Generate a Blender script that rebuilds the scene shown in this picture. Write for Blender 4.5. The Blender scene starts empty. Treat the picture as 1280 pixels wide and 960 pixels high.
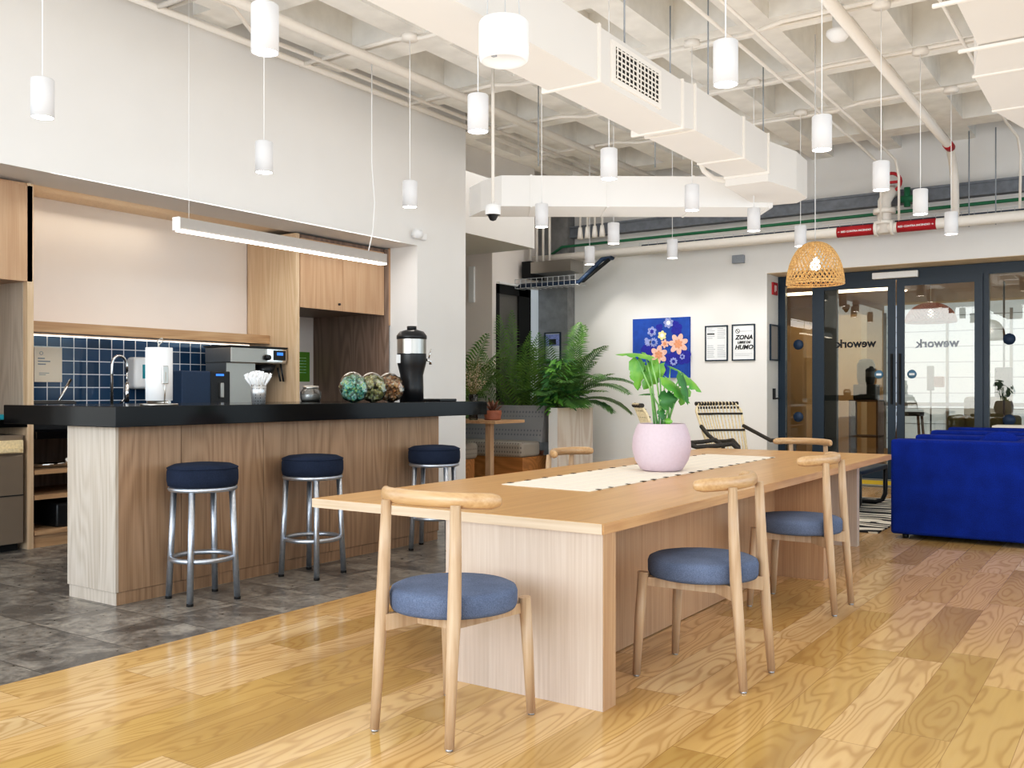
import bpy, bmesh, math, random
from mathutils import Vector, Matrix, noise
random.seed(7)
PI = math.pi
SC = bpy.context.scene
COL = SC.collection
R = math.radians

# ------------------------------------------------------------------ camera
CF, CHY, CH = 1185.0, 489.0, 1.24
YAW = math.atan(800 / CF)
cam = bpy.data.cameras.new('camera'); cam_o = bpy.data.objects.new('camera', cam); COL.objects.link(cam_o)
cam_o.location = (0, 0, CH); cam_o.rotation_euler = (R(90), 0, YAW)
cam.lens = CF * 36 / 1280; cam.sensor_width = 36; cam.shift_y = 9 / 1280; cam.clip_end = 200
SC.camera = cam_o
FW = (-math.sin(YAW), math.cos(YAW)); RT = (math.cos(YAW), math.sin(YAW))
def D(x, y, d):
    """world point seen at (x, y) of the 1280x960 frame at true depth d"""
    u = (x - 640) / CF; v = -(y - CHY) / CF
    return Vector((d * (FW[0] + u * RT[0]), d * (FW[1] + u * RT[1]), CH + v * d))

# ------------------------------------------------------------------ materials
MATS = {}
def newmat(name):
    m = bpy.data.materials.new(name); m.use_nodes = True
    nt = m.node_tree; b = nt.nodes['Principled BSDF']
    MATS[name] = m
    return m, nt, b
def lin(c):
    return tuple(((v / 12.92) if v <= .04045 else ((v + .055) / 1.055) ** 2.4) for v in c) + (1,)
def hx(h):
    return lin(tuple(int(h[i:i + 2], 16) / 255 for i in (0, 2, 4)))
def N(nt, t, **k):
    n = nt.nodes.new(t)
    for a, v in k.items():
        if a == 'inp':
            for i, w in v.items(): n.inputs[i].default_value = w
        else: setattr(n, a, v)
    return n
def L(nt, a, b): nt.links.new(a, b)
def math_n(nt, op, a, b=None, c=None):
    n = nt.nodes.new('ShaderNodeMath'); n.operation = op
    for i, v in enumerate((a, b, c)):
        if v is None: continue
        if isinstance(v, (int, float)): n.inputs[i].default_value = v
        else: nt.links.new(v, n.inputs[i])
    return n.outputs[0]
def mix_c(nt, f, a, b, mode='MIX'):
    n = nt.nodes.new('ShaderNodeMix'); n.data_type = 'RGBA'; n.blend_type = mode
    for i, v in ((0, f), (6, a), (7, b)):
        if isinstance(v, (int, float, tuple)): n.inputs[i].default_value = v
        else: nt.links.new(v, n.inputs[i])
    return n.outputs[2]
def ramp(nt, f, stops):
    n = nt.nodes.new('ShaderNodeValToRGB'); e = n.color_ramp.elements
    while len(e) < len(stops): e.new(.5)
    for i, (p, c) in enumerate(stops): e[i].position = p; e[i].color = c
    nt.links.new(f, n.inputs[0]); return n.outputs[0]
def coords(nt, scale=(1, 1, 1)):
    tc = nt.nodes.new('ShaderNodeTexCoord'); mp = nt.nodes.new('ShaderNodeMapping')
    mp.inputs['Scale'].default_value = scale
    nt.links.new(tc.outputs['Object'], mp.inputs[0]); return mp.outputs[0]
def plain(name, col, rough=.5, metal=0, spec=.5, noise_amt=.04, nscale=40, bump=0, emit=None, estr=0, trans=0, ior=1.45, coat=0, alpha=1, sheen=0):
    m, nt, b = newmat(name)
    c = hx(col)
    nz = N(nt, 'ShaderNodeTexNoise', inp={'Scale': nscale, 'Detail': 3.0})
    L(nt, coords(nt), nz.inputs[0])
    dk = tuple(v * (1 - noise_amt * 2) for v in c[:3]) + (1,)
    lt = tuple(min(1, v * (1 + noise_amt)) for v in c[:3]) + (1,)
    L(nt, ramp(nt, nz.outputs[0], [(.3, dk), (.7, lt)]), b.inputs['Base Color'])
    b.inputs['Roughness'].default_value = rough; b.inputs['Metallic'].default_value = metal
    b.inputs['Specular IOR Level'].default_value = spec
    b.inputs['Transmission Weight'].default_value = trans; b.inputs['IOR'].default_value = ior
    b.inputs['Coat Weight'].default_value = coat
    if sheen: b.inputs['Sheen Weight'].default_value = sheen
    if bump:
        bp = N(nt, 'ShaderNodeBump', inp={'Strength': bump, 'Distance': .01}); L(nt, nz.outputs[0], bp.inputs['Height']); L(nt, bp.outputs[0], b.inputs['Normal'])
    if emit: b.inputs['Emission Color'].default_value = hx(emit); b.inputs['Emission Strength'].default_value = estr
    return m
def wood(name, light, mid, dark, axis='Z', rough=.4, k=26, contrast=.6, fine=.5, coat=0, big=(2.2, .5)):
    """veneer: long fine pores plus contour-like cathedral figure, grain along axis"""
    m, nt, b = newmat(name)
    s1 = {'X': (big[1], big[0], big[0]), 'Y': (big[0], big[1], big[0]), 'Z': (big[0], big[0], big[1])}[axis]
    s2 = {'X': (2, 90, 90), 'Y': (90, 2, 90), 'Z': (90, 90, 2)}[axis]
    n1 = N(nt, 'ShaderNodeTexNoise', inp={'Scale': 1.0, 'Detail': 1.5, 'Roughness': .4}); L(nt, coords(nt, s1), n1.inputs[0])
    n2 = N(nt, 'ShaderNodeTexNoise', inp={'Scale': 1.0, 'Detail': 3.0}); L(nt, coords(nt, s2), n2.inputs[0])
    s = math_n(nt, 'SINE', math_n(nt, 'MULTIPLY', n1.outputs[0], k * 4))
    s = math_n(nt, 'MULTIPLY_ADD', s, .5 * contrast, .5)
    f = math_n(nt, 'ADD', math_n(nt, 'MULTIPLY', s, 1 - fine), math_n(nt, 'MULTIPLY', n2.outputs[0], fine))
    c = ramp(nt, f, [(.25, hx(dark)), (.5, hx(mid)), (.75, hx(light))])
    L(nt, c, b.inputs['Base Color']); b.inputs['Roughness'].default_value = rough
    b.inputs['Coat Weight'].default_value = coat; b.inputs['Coat Roughness'].default_value = .2
    bp = N(nt, 'ShaderNodeBump', inp={'Strength': .08, 'Distance': .005}); L(nt, n2.outputs[0], bp.inputs['Height']); L(nt, bp.outputs[0], b.inputs['Normal'])
    return m
def floor_wood():
    m, nt, b = newmat('oak_floor')
    tc = nt.nodes.new('ShaderNodeTexCoord'); sp = nt.nodes.new('ShaderNodeSeparateXYZ'); L(nt, tc.outputs['Object'], sp.inputs[0])
    W, LN = .2, 1.25
    xx = math_n(nt, 'DIVIDE', math_n(nt, 'ADD', sp.outputs[0], .99), W)
    row = math_n(nt, 'FLOOR', xx); fx = math_n(nt, 'FRACT', xx)
    w1 = N(nt, 'ShaderNodeTexWhiteNoise', noise_dimensions='1D'); L(nt, row, w1.inputs['W'])
    yy = math_n(nt, 'ADD', math_n(nt, 'DIVIDE', sp.outputs[1], LN), math_n(nt, 'MULTIPLY', w1.outputs[0], 7.3))
    cl = math_n(nt, 'FLOOR', yy); fy = math_n(nt, 'FRACT', yy)
    cb = nt.nodes.new('ShaderNodeCombineXYZ'); L(nt, row, cb.inputs[0]); L(nt, cl, cb.inputs[1])
    w2 = N(nt, 'ShaderNodeTexWhiteNoise', noise_dimensions='3D'); L(nt, cb.outputs[0], w2.inputs['Vector'])
    rnd = w2.outputs[0]
    v = nt.nodes.new('ShaderNodeCombineXYZ')
    L(nt, math_n(nt, 'ADD', math_n(nt, 'MULTIPLY', sp.outputs[0], 4.6), math_n(nt, 'MULTIPLY', rnd, 71)), v.inputs[0])
    L(nt, math_n(nt, 'MULTIPLY', sp.outputs[1], .8), v.inputs[1]); L(nt, math_n(nt, 'MULTIPLY', rnd, 33), v.inputs[2])
    n1 = N(nt, 'ShaderNodeTexNoise', inp={'Scale': 1.0, 'Detail': 2.0, 'Roughness': .45}); L(nt, v.outputs[0], n1.inputs[0])
    s = math_n(nt, 'SINE', math_n(nt, 'MULTIPLY', n1.outputs[0], 120))
    s = math_n(nt, 'MULTIPLY_ADD', s, .5, .5); s = math_n(nt, 'POWER', s, 3.0)
    n2 = N(nt, 'ShaderNodeTexNoise', inp={'Scale': 1.0, 'Detail': 3.0}); L(nt, coords(nt, (70, 2.5, 1)), n2.inputs[0])
    n3 = N(nt, 'ShaderNodeTexNoise', inp={'Scale': 1.0, 'Detail': 2.0}); 
    L(nt, v.outputs[0], n3.inputs[0]); n3.inputs['Scale'].default_value = .8
    base = ramp(nt, rnd, [(0, hx('BA985C')), (.22, hx('CFAA6A')), (.6, hx('DEB680')), (1, hx('E8C89A'))])
    c = mix_c(nt, math_n(nt, 'MULTIPLY', s, .45), base, hx('9A7038'))
    c = mix_c(nt, math_n(nt, 'MULTIPLY', n2.outputs[0], .22), c, hx('A9834C'))
    c = mix_c(nt, math_n(nt, 'MULTIPLY', ramp(nt, n3.outputs[0], [(.52, (0, 0, 0, 1)), (.68, (1, 1, 1, 1))]), .5), c, hx('A07C46'))
    gx = math_n(nt, 'LESS_THAN', math_n(nt, 'MINIMUM', fx, math_n(nt, 'SUBTRACT', 1, fx)), .006)
    gy = math_n(nt, 'LESS_THAN', math_n(nt, 'MINIMUM', fy, math_n(nt, 'SUBTRACT', 1, fy)), .0012)
    g = math_n(nt, 'MAXIMUM', gx, gy)
    c = mix_c(nt, math_n(nt, 'MULTIPLY', g, .55), c, hx('6E4A26'))
    L(nt, c, b.inputs['Base Color'])
    L(nt, math_n(nt, 'MULTIPLY_ADD', s, .05, .15), b.inputs['Roughness'])
    b.inputs['Specular IOR Level'].default_value = .45
    bp = N(nt, 'ShaderNodeBump', inp={'Strength': .25, 'Distance': .002}); L(nt, math_n(nt, 'SUBTRACT', 1, g), bp.inputs['Height']); L(nt, bp.outputs[0], b.inputs['Normal'])
    return m
def slate():
    m, nt, b = newmat('slate_tile')
    tc = nt.nodes.new('ShaderNodeTexCoord'); sp = nt.nodes.new('ShaderNodeSeparateXYZ'); L(nt, tc.outputs['Object'], sp.inputs[0])
    xx = math_n(nt, 'DIVIDE', math_n(nt, 'ADD', sp.outputs[0], 8.62), .46); yy = math_n(nt, 'DIVIDE', math_n(nt, 'ADD', sp.outputs[1], 5.06), .46)
    fx = math_n(nt, 'FRACT', xx); fy = math_n(nt, 'FRACT', yy)
    cb = nt.nodes.new('ShaderNodeCombineXYZ'); L(nt, math_n(nt, 'FLOOR', xx), cb.inputs[0]); L(nt, math_n(nt, 'FLOOR', yy), cb.inputs[1])
    w = N(nt, 'ShaderNodeTexWhiteNoise', noise_dimensions='3D'); L(nt, cb.outputs[0], w.inputs['Vector'])
    off = nt.nodes.new('ShaderNodeVectorMath'); off.operation = 'MULTIPLY_ADD'; L(nt, w.outputs['Color'], off.inputs[0]); off.inputs[1].default_value = (9, 9, 9); L(nt, tc.outputs['Object'], off.inputs[2])
    n1 = N(nt, 'ShaderNodeTexNoise', inp={'Scale': 4.0, 'Detail': 7.0, 'Roughness': .68, 'Distortion': .6}); L(nt, off.outputs[0], n1.inputs[0])
    n2 = N(nt, 'ShaderNodeTexNoise', inp={'Scale': 26.0, 'Detail': 4.0}); L(nt, off.outputs[0], n2.inputs[0])
    base = ramp(nt, w.outputs[0], [(0, hx('4C4845')), (.5, hx('6C6761')), (1, hx('8A857D'))])
    c = mix_c(nt, ramp(nt, n1.outputs[0], [(.42, (0, 0, 0, 1)), (.68, (.85, .85, .85, 1))]), base, hx('B0AAA0'))
    c = mix_c(nt, ramp(nt, n2.outputs[0], [(.35, (.6, .6, .6, 1)), (.55, (0, 0, 0, 1))]), c, hx('4A4642'))
    g = math_n(nt, 'LESS_THAN', math_n(nt, 'MINIMUM', math_n(nt, 'MINIMUM', fx, math_n(nt, 'SUBTRACT', 1, fx)), math_n(nt, 'MINIMUM', fy, math_n(nt, 'SUBTRACT', 1, fy))), .006)
    c = mix_c(nt, g, c, hx('3C3936'))
    L(nt, c, b.inputs['Base Color']); b.inputs['Roughness'].default_value = .3
    L(nt, math_n(nt, 'MULTIPLY_ADD', n2.outputs[0], .25, .2), b.inputs['Roughness'])
    bp = N(nt, 'ShaderNodeBump', inp={'Strength': .2, 'Distance': .004}); L(nt, n1.outputs[0], bp.inputs['Height']); L(nt, bp.outputs[0], b.inputs['Normal'])
    return m
def splash():
    m, nt, b = newmat('blue_tile')
    tc = nt.nodes.new('ShaderNodeTexCoord'); sp = nt.nodes.new('ShaderNodeSeparateXYZ'); L(nt, tc.outputs['Object'], sp.inputs[0])
    yy = math_n(nt, 'DIVIDE', sp.outputs[1], .124); zz = math_n(nt, 'DIVIDE', sp.outputs[2], .118)
    fx = math_n(nt, 'FRACT', yy); fy = math_n(nt, 'FRACT', zz)
    cb = nt.nodes.new('ShaderNodeCombineXYZ'); L(nt, math_n(nt, 'FLOOR', yy), cb.inputs[0]); L(nt, math_n(nt, 'FLOOR', zz), cb.inputs[1])
    w = N(nt, 'ShaderNodeTexWhiteNoise', noise_dimensions='3D'); L(nt, cb.outputs[0], w.inputs['Vector'])
    c = ramp(nt, w.outputs[0], [(0, hx('1F3A57')), (1, hx('2F5175'))])
    e = math_n(nt, 'MINIMUM', math_n(nt, 'MINIMUM', fx, math_n(nt, 'SUBTRACT', 1, fx)), math_n(nt, 'MINIMUM', fy, math_n(nt, 'SUBTRACT', 1, fy)))
    g = math_n(nt, 'LESS_THAN', e, .036)
    L(nt, mix_c(nt, g, c, hx('E6E8EA')), b.inputs['Base Color'])
    L(nt, math_n(nt, 'MULTIPLY_ADD', g, .6, .12), b.inputs['Roughness'])
    bp = N(nt, 'ShaderNodeBump', inp={'Strength': .5, 'Distance': .004}); L(nt, math_n(nt, 'MINIMUM', e, .05), bp.inputs['Height']); L(nt, bp.outputs[0], b.inputs['Normal'])
    return m
def dots(name, base, dot, scale):
    m, nt, b = newmat(name)
    v = N(nt, 'ShaderNodeTexVoronoi', inp={'Scale': 1.0, 'Randomness': .0}); L(nt, coords(nt, scale), v.inputs[0])
    L(nt, mix_c(nt, ramp(nt, v.outputs['Distance'], [(.2, (1, 1, 1, 1)), (.3, (0, 0, 0, 1))]), hx(base), hx(dot)), b.inputs['Base Color'])
    b.inputs['Roughness'].default_value = .9
    return m
def denim(name, c1, c2, sc=250):
    m, nt, b = newmat(name)
    n = N(nt, 'ShaderNodeTexNoise', inp={'Scale': sc, 'Detail': 2.0}); L(nt, coords(nt), n.inputs[0])
    n2 = N(nt, 'ShaderNodeTexNoise', inp={'Scale': 6.0, 'Detail': 3.0}); L(nt, coords(nt), n2.inputs[0])
    f = math_n(nt, 'ADD', math_n(nt, 'MULTIPLY', n.outputs[0], .6), math_n(nt, 'MULTIPLY', n2.outputs[0], .4))
    L(nt, ramp(nt, f, [(.35, hx(c1)), (.65, hx(c2))]), b.inputs['Base Color'])
    b.inputs['Roughness'].default_value = .95; b.inputs['Specular IOR Level'].default_value = .15
    bp = N(nt, 'ShaderNodeBump', inp={'Strength': .3, 'Distance': .002}); L(nt, n.outputs[0], bp.inputs['Height']); L(nt, bp.outputs[0], b.inputs['Normal'])
    return m
def striped_rug():
    m, nt, b = newmat('striped_rug_cloth')
    n = N(nt, 'ShaderNodeTexNoise', inp={'Scale': 1.0, 'Detail': 1.0}); L(nt, coords(nt, (1.2, 3.2, 1)), n.inputs[0])
    tc = nt.nodes.new('ShaderNodeTexCoord'); sp = nt.nodes.new('ShaderNodeSeparateXYZ'); L(nt, tc.outputs['Object'], sp.inputs[0])
    s = math_n(nt, 'SINE', math_n(nt, 'ADD', math_n(nt, 'MULTIPLY', sp.outputs[1], 34), math_n(nt, 'MULTIPLY', n.outputs[0], 16)))
    L(nt, mix_c(nt, math_n(nt, 'GREATER_THAN', s, .25), hx('E3DED0'), hx('1C1C1C')), b.inputs['Base Color']); b.inputs['Roughness'].default_value = .95
    return m
def glass_mat(name, tint='FFFFFF', refl=.12):
    m = bpy.data.materials.new(name); m.use_nodes = True; nt = m.node_tree; nt.nodes.clear(); MATS[name] = m
    o = nt.nodes.new('ShaderNodeOutputMaterial'); mx = nt.nodes.new('ShaderNodeMixShader')
    t = nt.nodes.new('ShaderNodeBsdfTransparent'); g = nt.nodes.new('ShaderNodeBsdfGlossy')
    t.inputs[0].default_value = hx(tint); g.inputs['Roughness'].default_value = .01
    fr = nt.nodes.new('ShaderNodeFresnel'); fr.inputs[0].default_value = 1.5
    L(nt, math_n(nt, 'ADD', math_n(nt, 'MULTIPLY', fr.outputs[0], 1.0), refl), mx.inputs[0])
    L(nt, t.outputs[0], mx.inputs[1]); L(nt, g.outputs[0], mx.inputs[2]); L(nt, mx.outputs[0], o.inputs[0])
    return m
def leaf_mat(name, c1, c2, rough=.45):
    m, nt, b = newmat(name)
    n = N(nt, 'ShaderNodeTexNoise', inp={'Scale': 9.0, 'Detail': 3.0}); L(nt, coords(nt), n.inputs[0])
    L(nt, ramp(nt, n.outputs[0], [(.3, hx(c1)), (.7, hx(c2))]), b.inputs['Base Color'])
    b.inputs['Roughness'].default_value = rough
    b.inputs['Subsurface Weight'].default_value = 0
    return m

M = {}
M['floor'] = floor_wood(); M['slate'] = slate(); M['splash'] = splash()
M['wall'] = plain('white_wall_paint', 'E9E7E4', .8, spec=.2, noise_amt=.006, nscale=3)
M['wall_warm'] = plain('warm_wall_paint', 'EFE6DF', .8, spec=.2, noise_amt=.006, nscale=3)
M['ceil'] = plain('painted_concrete', 'F5F2EC', .85, spec=.15, noise_amt=.04, nscale=5, bump=.15)
M['duct'] = plain('painted_duct', 'DFDBD6', .6, spec=.3, noise_amt=.006, nscale=3)
M['pipe'] = plain('painted_pipe', 'EDE7DF', .5, noise_amt=.01)
M['white'] = plain('white_enamel', 'F2F2F2', .35, noise_amt=.004)
M['bulb'] = plain('lamp_glow', 'FFFFFF', .5, emit='FFF8F0', estr=14)
M['strip2'] = plain('soft_led_strip', 'FFFFFF', .5, emit='FFF4E4', estr=2.2)
M['strip'] = plain('led_strip', 'FFFFFF', .5, emit='FFF4E4', estr=7)
M['panel_wood'] = wood('bar_veneer', 'AE9074', 'A08266', '896C52', 'Z', .42, k=22, contrast=.55, fine=.6, big=(4, .45))
M['end_wood'] = wood('lit_end_veneer', 'C4B8AB', 'B9AC9D', 'A89A8A', 'Z', .45, k=22, contrast=.5, fine=.6, big=(4, .5))  # paled veneer copy: window light on near-facing ends put into the colour
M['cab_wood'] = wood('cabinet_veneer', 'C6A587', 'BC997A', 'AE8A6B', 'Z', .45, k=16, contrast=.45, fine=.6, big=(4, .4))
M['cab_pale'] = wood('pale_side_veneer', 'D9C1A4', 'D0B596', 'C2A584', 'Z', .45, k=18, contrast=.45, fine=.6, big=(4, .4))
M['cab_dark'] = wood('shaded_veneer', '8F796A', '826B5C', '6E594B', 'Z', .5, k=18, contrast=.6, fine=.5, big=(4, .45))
M['table_top'] = wood('table_oak', 'D2A570', 'C89961', 'B98A54', 'Y', .3, k=12, contrast=.4, fine=.65, big=(4, .35))
M['table_panel'] = wood('table_panel_oak', 'CEBDAE', 'C4B1A1', 'B8A493', 'Z', .45, k=10, contrast=.3, fine=.8, big=(5, .3))
M['spine'] = wood('shaded_panel_oak', 'C4A280', 'B99472', 'AA8462', 'Z', .45, k=10, contrast=.3, fine=.8, big=(5, .3))  # darker copy of the table panel: shade on side and inner faces in the colour
M['edge_lit'] = wood('lit_edge_oak', 'D9C4AC', 'CDB69C', 'BFA68A', 'X', .4, k=10, contrast=.4, fine=.7, big=(8, 1))  # paler copy: window light on the near table edge put into the colour
M['edge_shaded'] = wood('shaded_edge_oak', 'CFA579', 'C2966A', 'B0845A', 'Y', .4, k=10, contrast=.4, fine=.7, big=(8, 1))  # shade of the long table side put into the edge colour
M['chair_wood'] = wood('chair_ash', 'C9AE91', 'BD9F80', 'A98A6B', 'Z', .42, k=10, contrast=.5, fine=.7, big=(8, 1))
M['rail_wood'] = wood('chair_rail_ash', 'CDA982', 'C09A70', 'AC865D', 'X', .35, k=10, contrast=.3, fine=.7, big=(3, .5), coat=.2)
M['ledge_wood'] = wood('ledge_oak', 'C8A682', 'BA9671', 'A7835E', 'Y', .45, k=14, contrast=.5, fine=.6, big=(5, .5))
M['bench_wood'] = wood('bench_base_oak', 'CB9050', 'BD8244', 'A87038', 'X', .45)
M['granite'] = plain('black_granite', '09090A', .1, spec=.22, noise_amt=.3, nscale=220)
M['seat'] = denim('blue_grey_upholstery', '535D72', '6F7A91')
M['stoolseat'] = denim('navy_denim', '181F30', '293348')
M['sofa'] = denim('royal_blue_wool', '081C68', '0F2F90', 160)
M['alu'] = plain('brushed_aluminium', 'C3CAD4', .38, metal=.9, noise_amt=.05, nscale=60)
M['steel'] = plain('stainless_steel', 'B2AEA8', .3, metal=1, noise_amt=.01, nscale=4)
M['bronze'] = plain('bronze_steel', '9C8D7C', .42, metal=.5, noise_amt=.02, nscale=5)
M['shade'] = plain('lamp_white', 'D4D4D6', .45, noise_amt=.004)
M['chrome'] = plain('chrome', 'D8D8D8', .1, metal=1, noise_amt=.01)
M['lampbody'] = plain('grey_lamp_body', 'A9A39E', .5, noise_amt=.01)
M['black'] = plain('black_plastic', '17181B', .35, noise_amt=.1)
M['blackm'] = plain('black_metal_paint', '1B1C1E', .4, noise_amt=.05)
M['rubber'] = plain('black_rubber', '101010', .7)
M['navy'] = plain('dark_teal_frame', '12293B', .38, noise_amt=.05)
M['pink'] = plain('pale_pink_ceramic', 'CDBAC3', .6, noise_amt=.02, nscale=60)
M['soil'] = plain('potting_soil', '3A2A1E', 1, bump=.6, noise_amt=.4)
M['cream'] = plain('cream_cloth', 'EBE1D2', .9, noise_amt=.03, nscale=120)
M['creamd'] = plain('dark_stitch', '2A2320', .9)
M['leaf'] = leaf_mat('bright_leaf', '3F8A35', '86B84A', .35)
M['leafd'] = leaf_mat('deep_leaf', '1E5527', '3E8036')
M['palm'] = leaf_mat('palm_leaf', '31602A', '6C9A46', .5)
M['palmd'] = leaf_mat('dark_palm_leaf', '35601F', '739A3C', .55)
M['stem'] = leaf_mat('green_stem', '5FA05A', '9CC87E')
M['rattan'] = plain('natural_rattan', 'C9A068', .6, noise_amt=.2, nscale=60)
M['rattanl'] = plain('pale_cane', 'E9D5AE', .6, noise_amt=.08, nscale=60)
M['wickerd'] = plain('dark_wicker', '39332C', .6, noise_amt=.3, nscale=90)
M['perf'] = dots('perforated_steel', 'C9CACB', '2A2A2A', (95, 95, 48)); M['perf'].node_tree.nodes['Principled BSDF'].inputs['Metallic'].default_value = .6; M['perf'].node_tree.nodes['Principled BSDF'].inputs['Roughness'].default_value = .3
M['bench'] = dots('dotted_upholstery', 'A9A196', '77706C', (22, 22, 16))
M['bench2'] = dots('dotted_back_upholstery', 'A3A3A6', '7E8088', (18, 18, 15))
M['concrete'] = plain('grey_concrete', '8E8E8E', .85, noise_amt=.12, nscale=6)
M['beam'] = plain('grey_steel_beam', '7A7F87', .6, noise_amt=.1, nscale=12)
M['green'] = plain('green_pipe', '1D6B47', .5)
M['red'] = plain('red_label', 'B5202A', .5)
M['gridw'] = plain('white_wire', 'C9CBCD', .4)
M['dark'] = plain('dark_void', '151515', .9)
M['greyglass'] = plain('dim_grey_glass', '6E6A64', .3)
M['blue_canvas'] = plain('cobalt_canvas', '2450A8', .8, noise_amt=.08, nscale=12)
M['peach'] = plain('peach_petal', 'EDBFB0', .8, noise_amt=.08)
M['orange'] = plain('orange_petal', 'E39A78', .8, noise_amt=.1)
M['yellow'] = plain('yellow_petal', 'E9E0A0', .8)
M['lilac'] = plain('lilac_petal', '9AA4DA', .8, noise_amt=.15)
M['indigo'] = plain('indigo_leaf', '2C2F9E', .8, noise_amt=.1)
M['paper'] = plain('white_paper', 'EEF0F2', .7, noise_amt=.005)
M['paperw'] = plain('warm_paper', 'F3E6D4', .7, noise_amt=.005)
M['ink'] = plain('black_ink', '17191E', .6)
M['inkg'] = plain('grey_ink', '9AA0A8', .6)
M['lime'] = plain('lime_sign', '5E9A28', .6)
M['teal'] = plain('teal_window', '1E8C9A', .3)
M['screen'] = plain('blue_screen', '2A6ED0', .3, emit='4A90FF', estr=.8)
M['vase'] = glass_mat('vase_glass', 'DCE8E4', .05)
M['pane'] = glass_mat('door_glass', 'E8E6DC', .02)
M['jar'] = glass_mat('jar_glass', 'F0F4F4', .06)
def wrappers(name, cols):
    m, nt, b = newmat(name)
    v = N(nt, 'ShaderNodeTexVoronoi', inp={'Scale': 60.0}); L(nt, coords(nt), v.inputs[0])
    w = N(nt, 'ShaderNodeTexWhiteNoise', noise_dimensions='3D'); L(nt, v.outputs['Color'], w.inputs['Vector'])
    L(nt, ramp(nt, w.outputs[0], [((i + .5) / len(cols), hx(c)) for i, c in enumerate(cols)]), b.inputs['Base Color'])
    b.inputs['Roughness'].default_value = .3; return m
M['candyg'] = wrappers('green_wrappers', ['3FA592', 'A5E8DA', 'F2FBF8', 'BCE080', 'D8F5EE'])
M['candyy'] = wrappers('yellow_wrappers', ['A8A460', 'F0E8B4', 'FBF8EC', 'E0CC80', 'C8D8A0'])
M['candyo'] = wrappers('orange_wrappers', ['B07848', 'F0BE80', 'FBF0E2', 'E09858', 'F6D8AC'])
M['terra'] = plain('terracotta', '9A5A3E', .5)
M['succ'] = leaf_mat('bronze_leaf', '6A4038', '9A6A4A')
M['dry'] = plain('dried_flower', 'E0D6BE', .9)
M['drys'] = plain('dried_stem', '8A7A50', .9)
M['tanwall'] = plain('tan_panel', 'D6B888', .6, noise_amt=.03, nscale=4)
M['brownwall'] = plain('brown_panel', '6B4A30', .5, noise_amt=.1, nscale=5)
M['tanceil'] = plain('tan_ceiling', 'B59468', .7, noise_amt=.02, nscale=4)
M['sage'] = denim('sage_upholstery', '5E5C42', '78765A')
M['daywin'] = plain('daylit_blind', 'C8D4E0', .8, emit='CFE0F5', estr=.55, noise_amt=.01)
M['cove'] = plain('lit_cove_beige', 'F0DEC4', .8)  # warm cove light put into the recess ceiling colour; plain beige on the lining
M['yrug'] = plain('yellow_rug_cloth', 'E2C230', .95)
M['grug'] = plain('grey_rug_cloth', 'A9A598', .95)
M['rug'] = striped_rug()
M['dotnavy'] = plain('navy_sticker', '1D3450', .5)
M['sticker'] = plain('grey_sticker', '5E86A0', .5)
M['copper'] = plain('copper_shade', '9A5538', .45)

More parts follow.
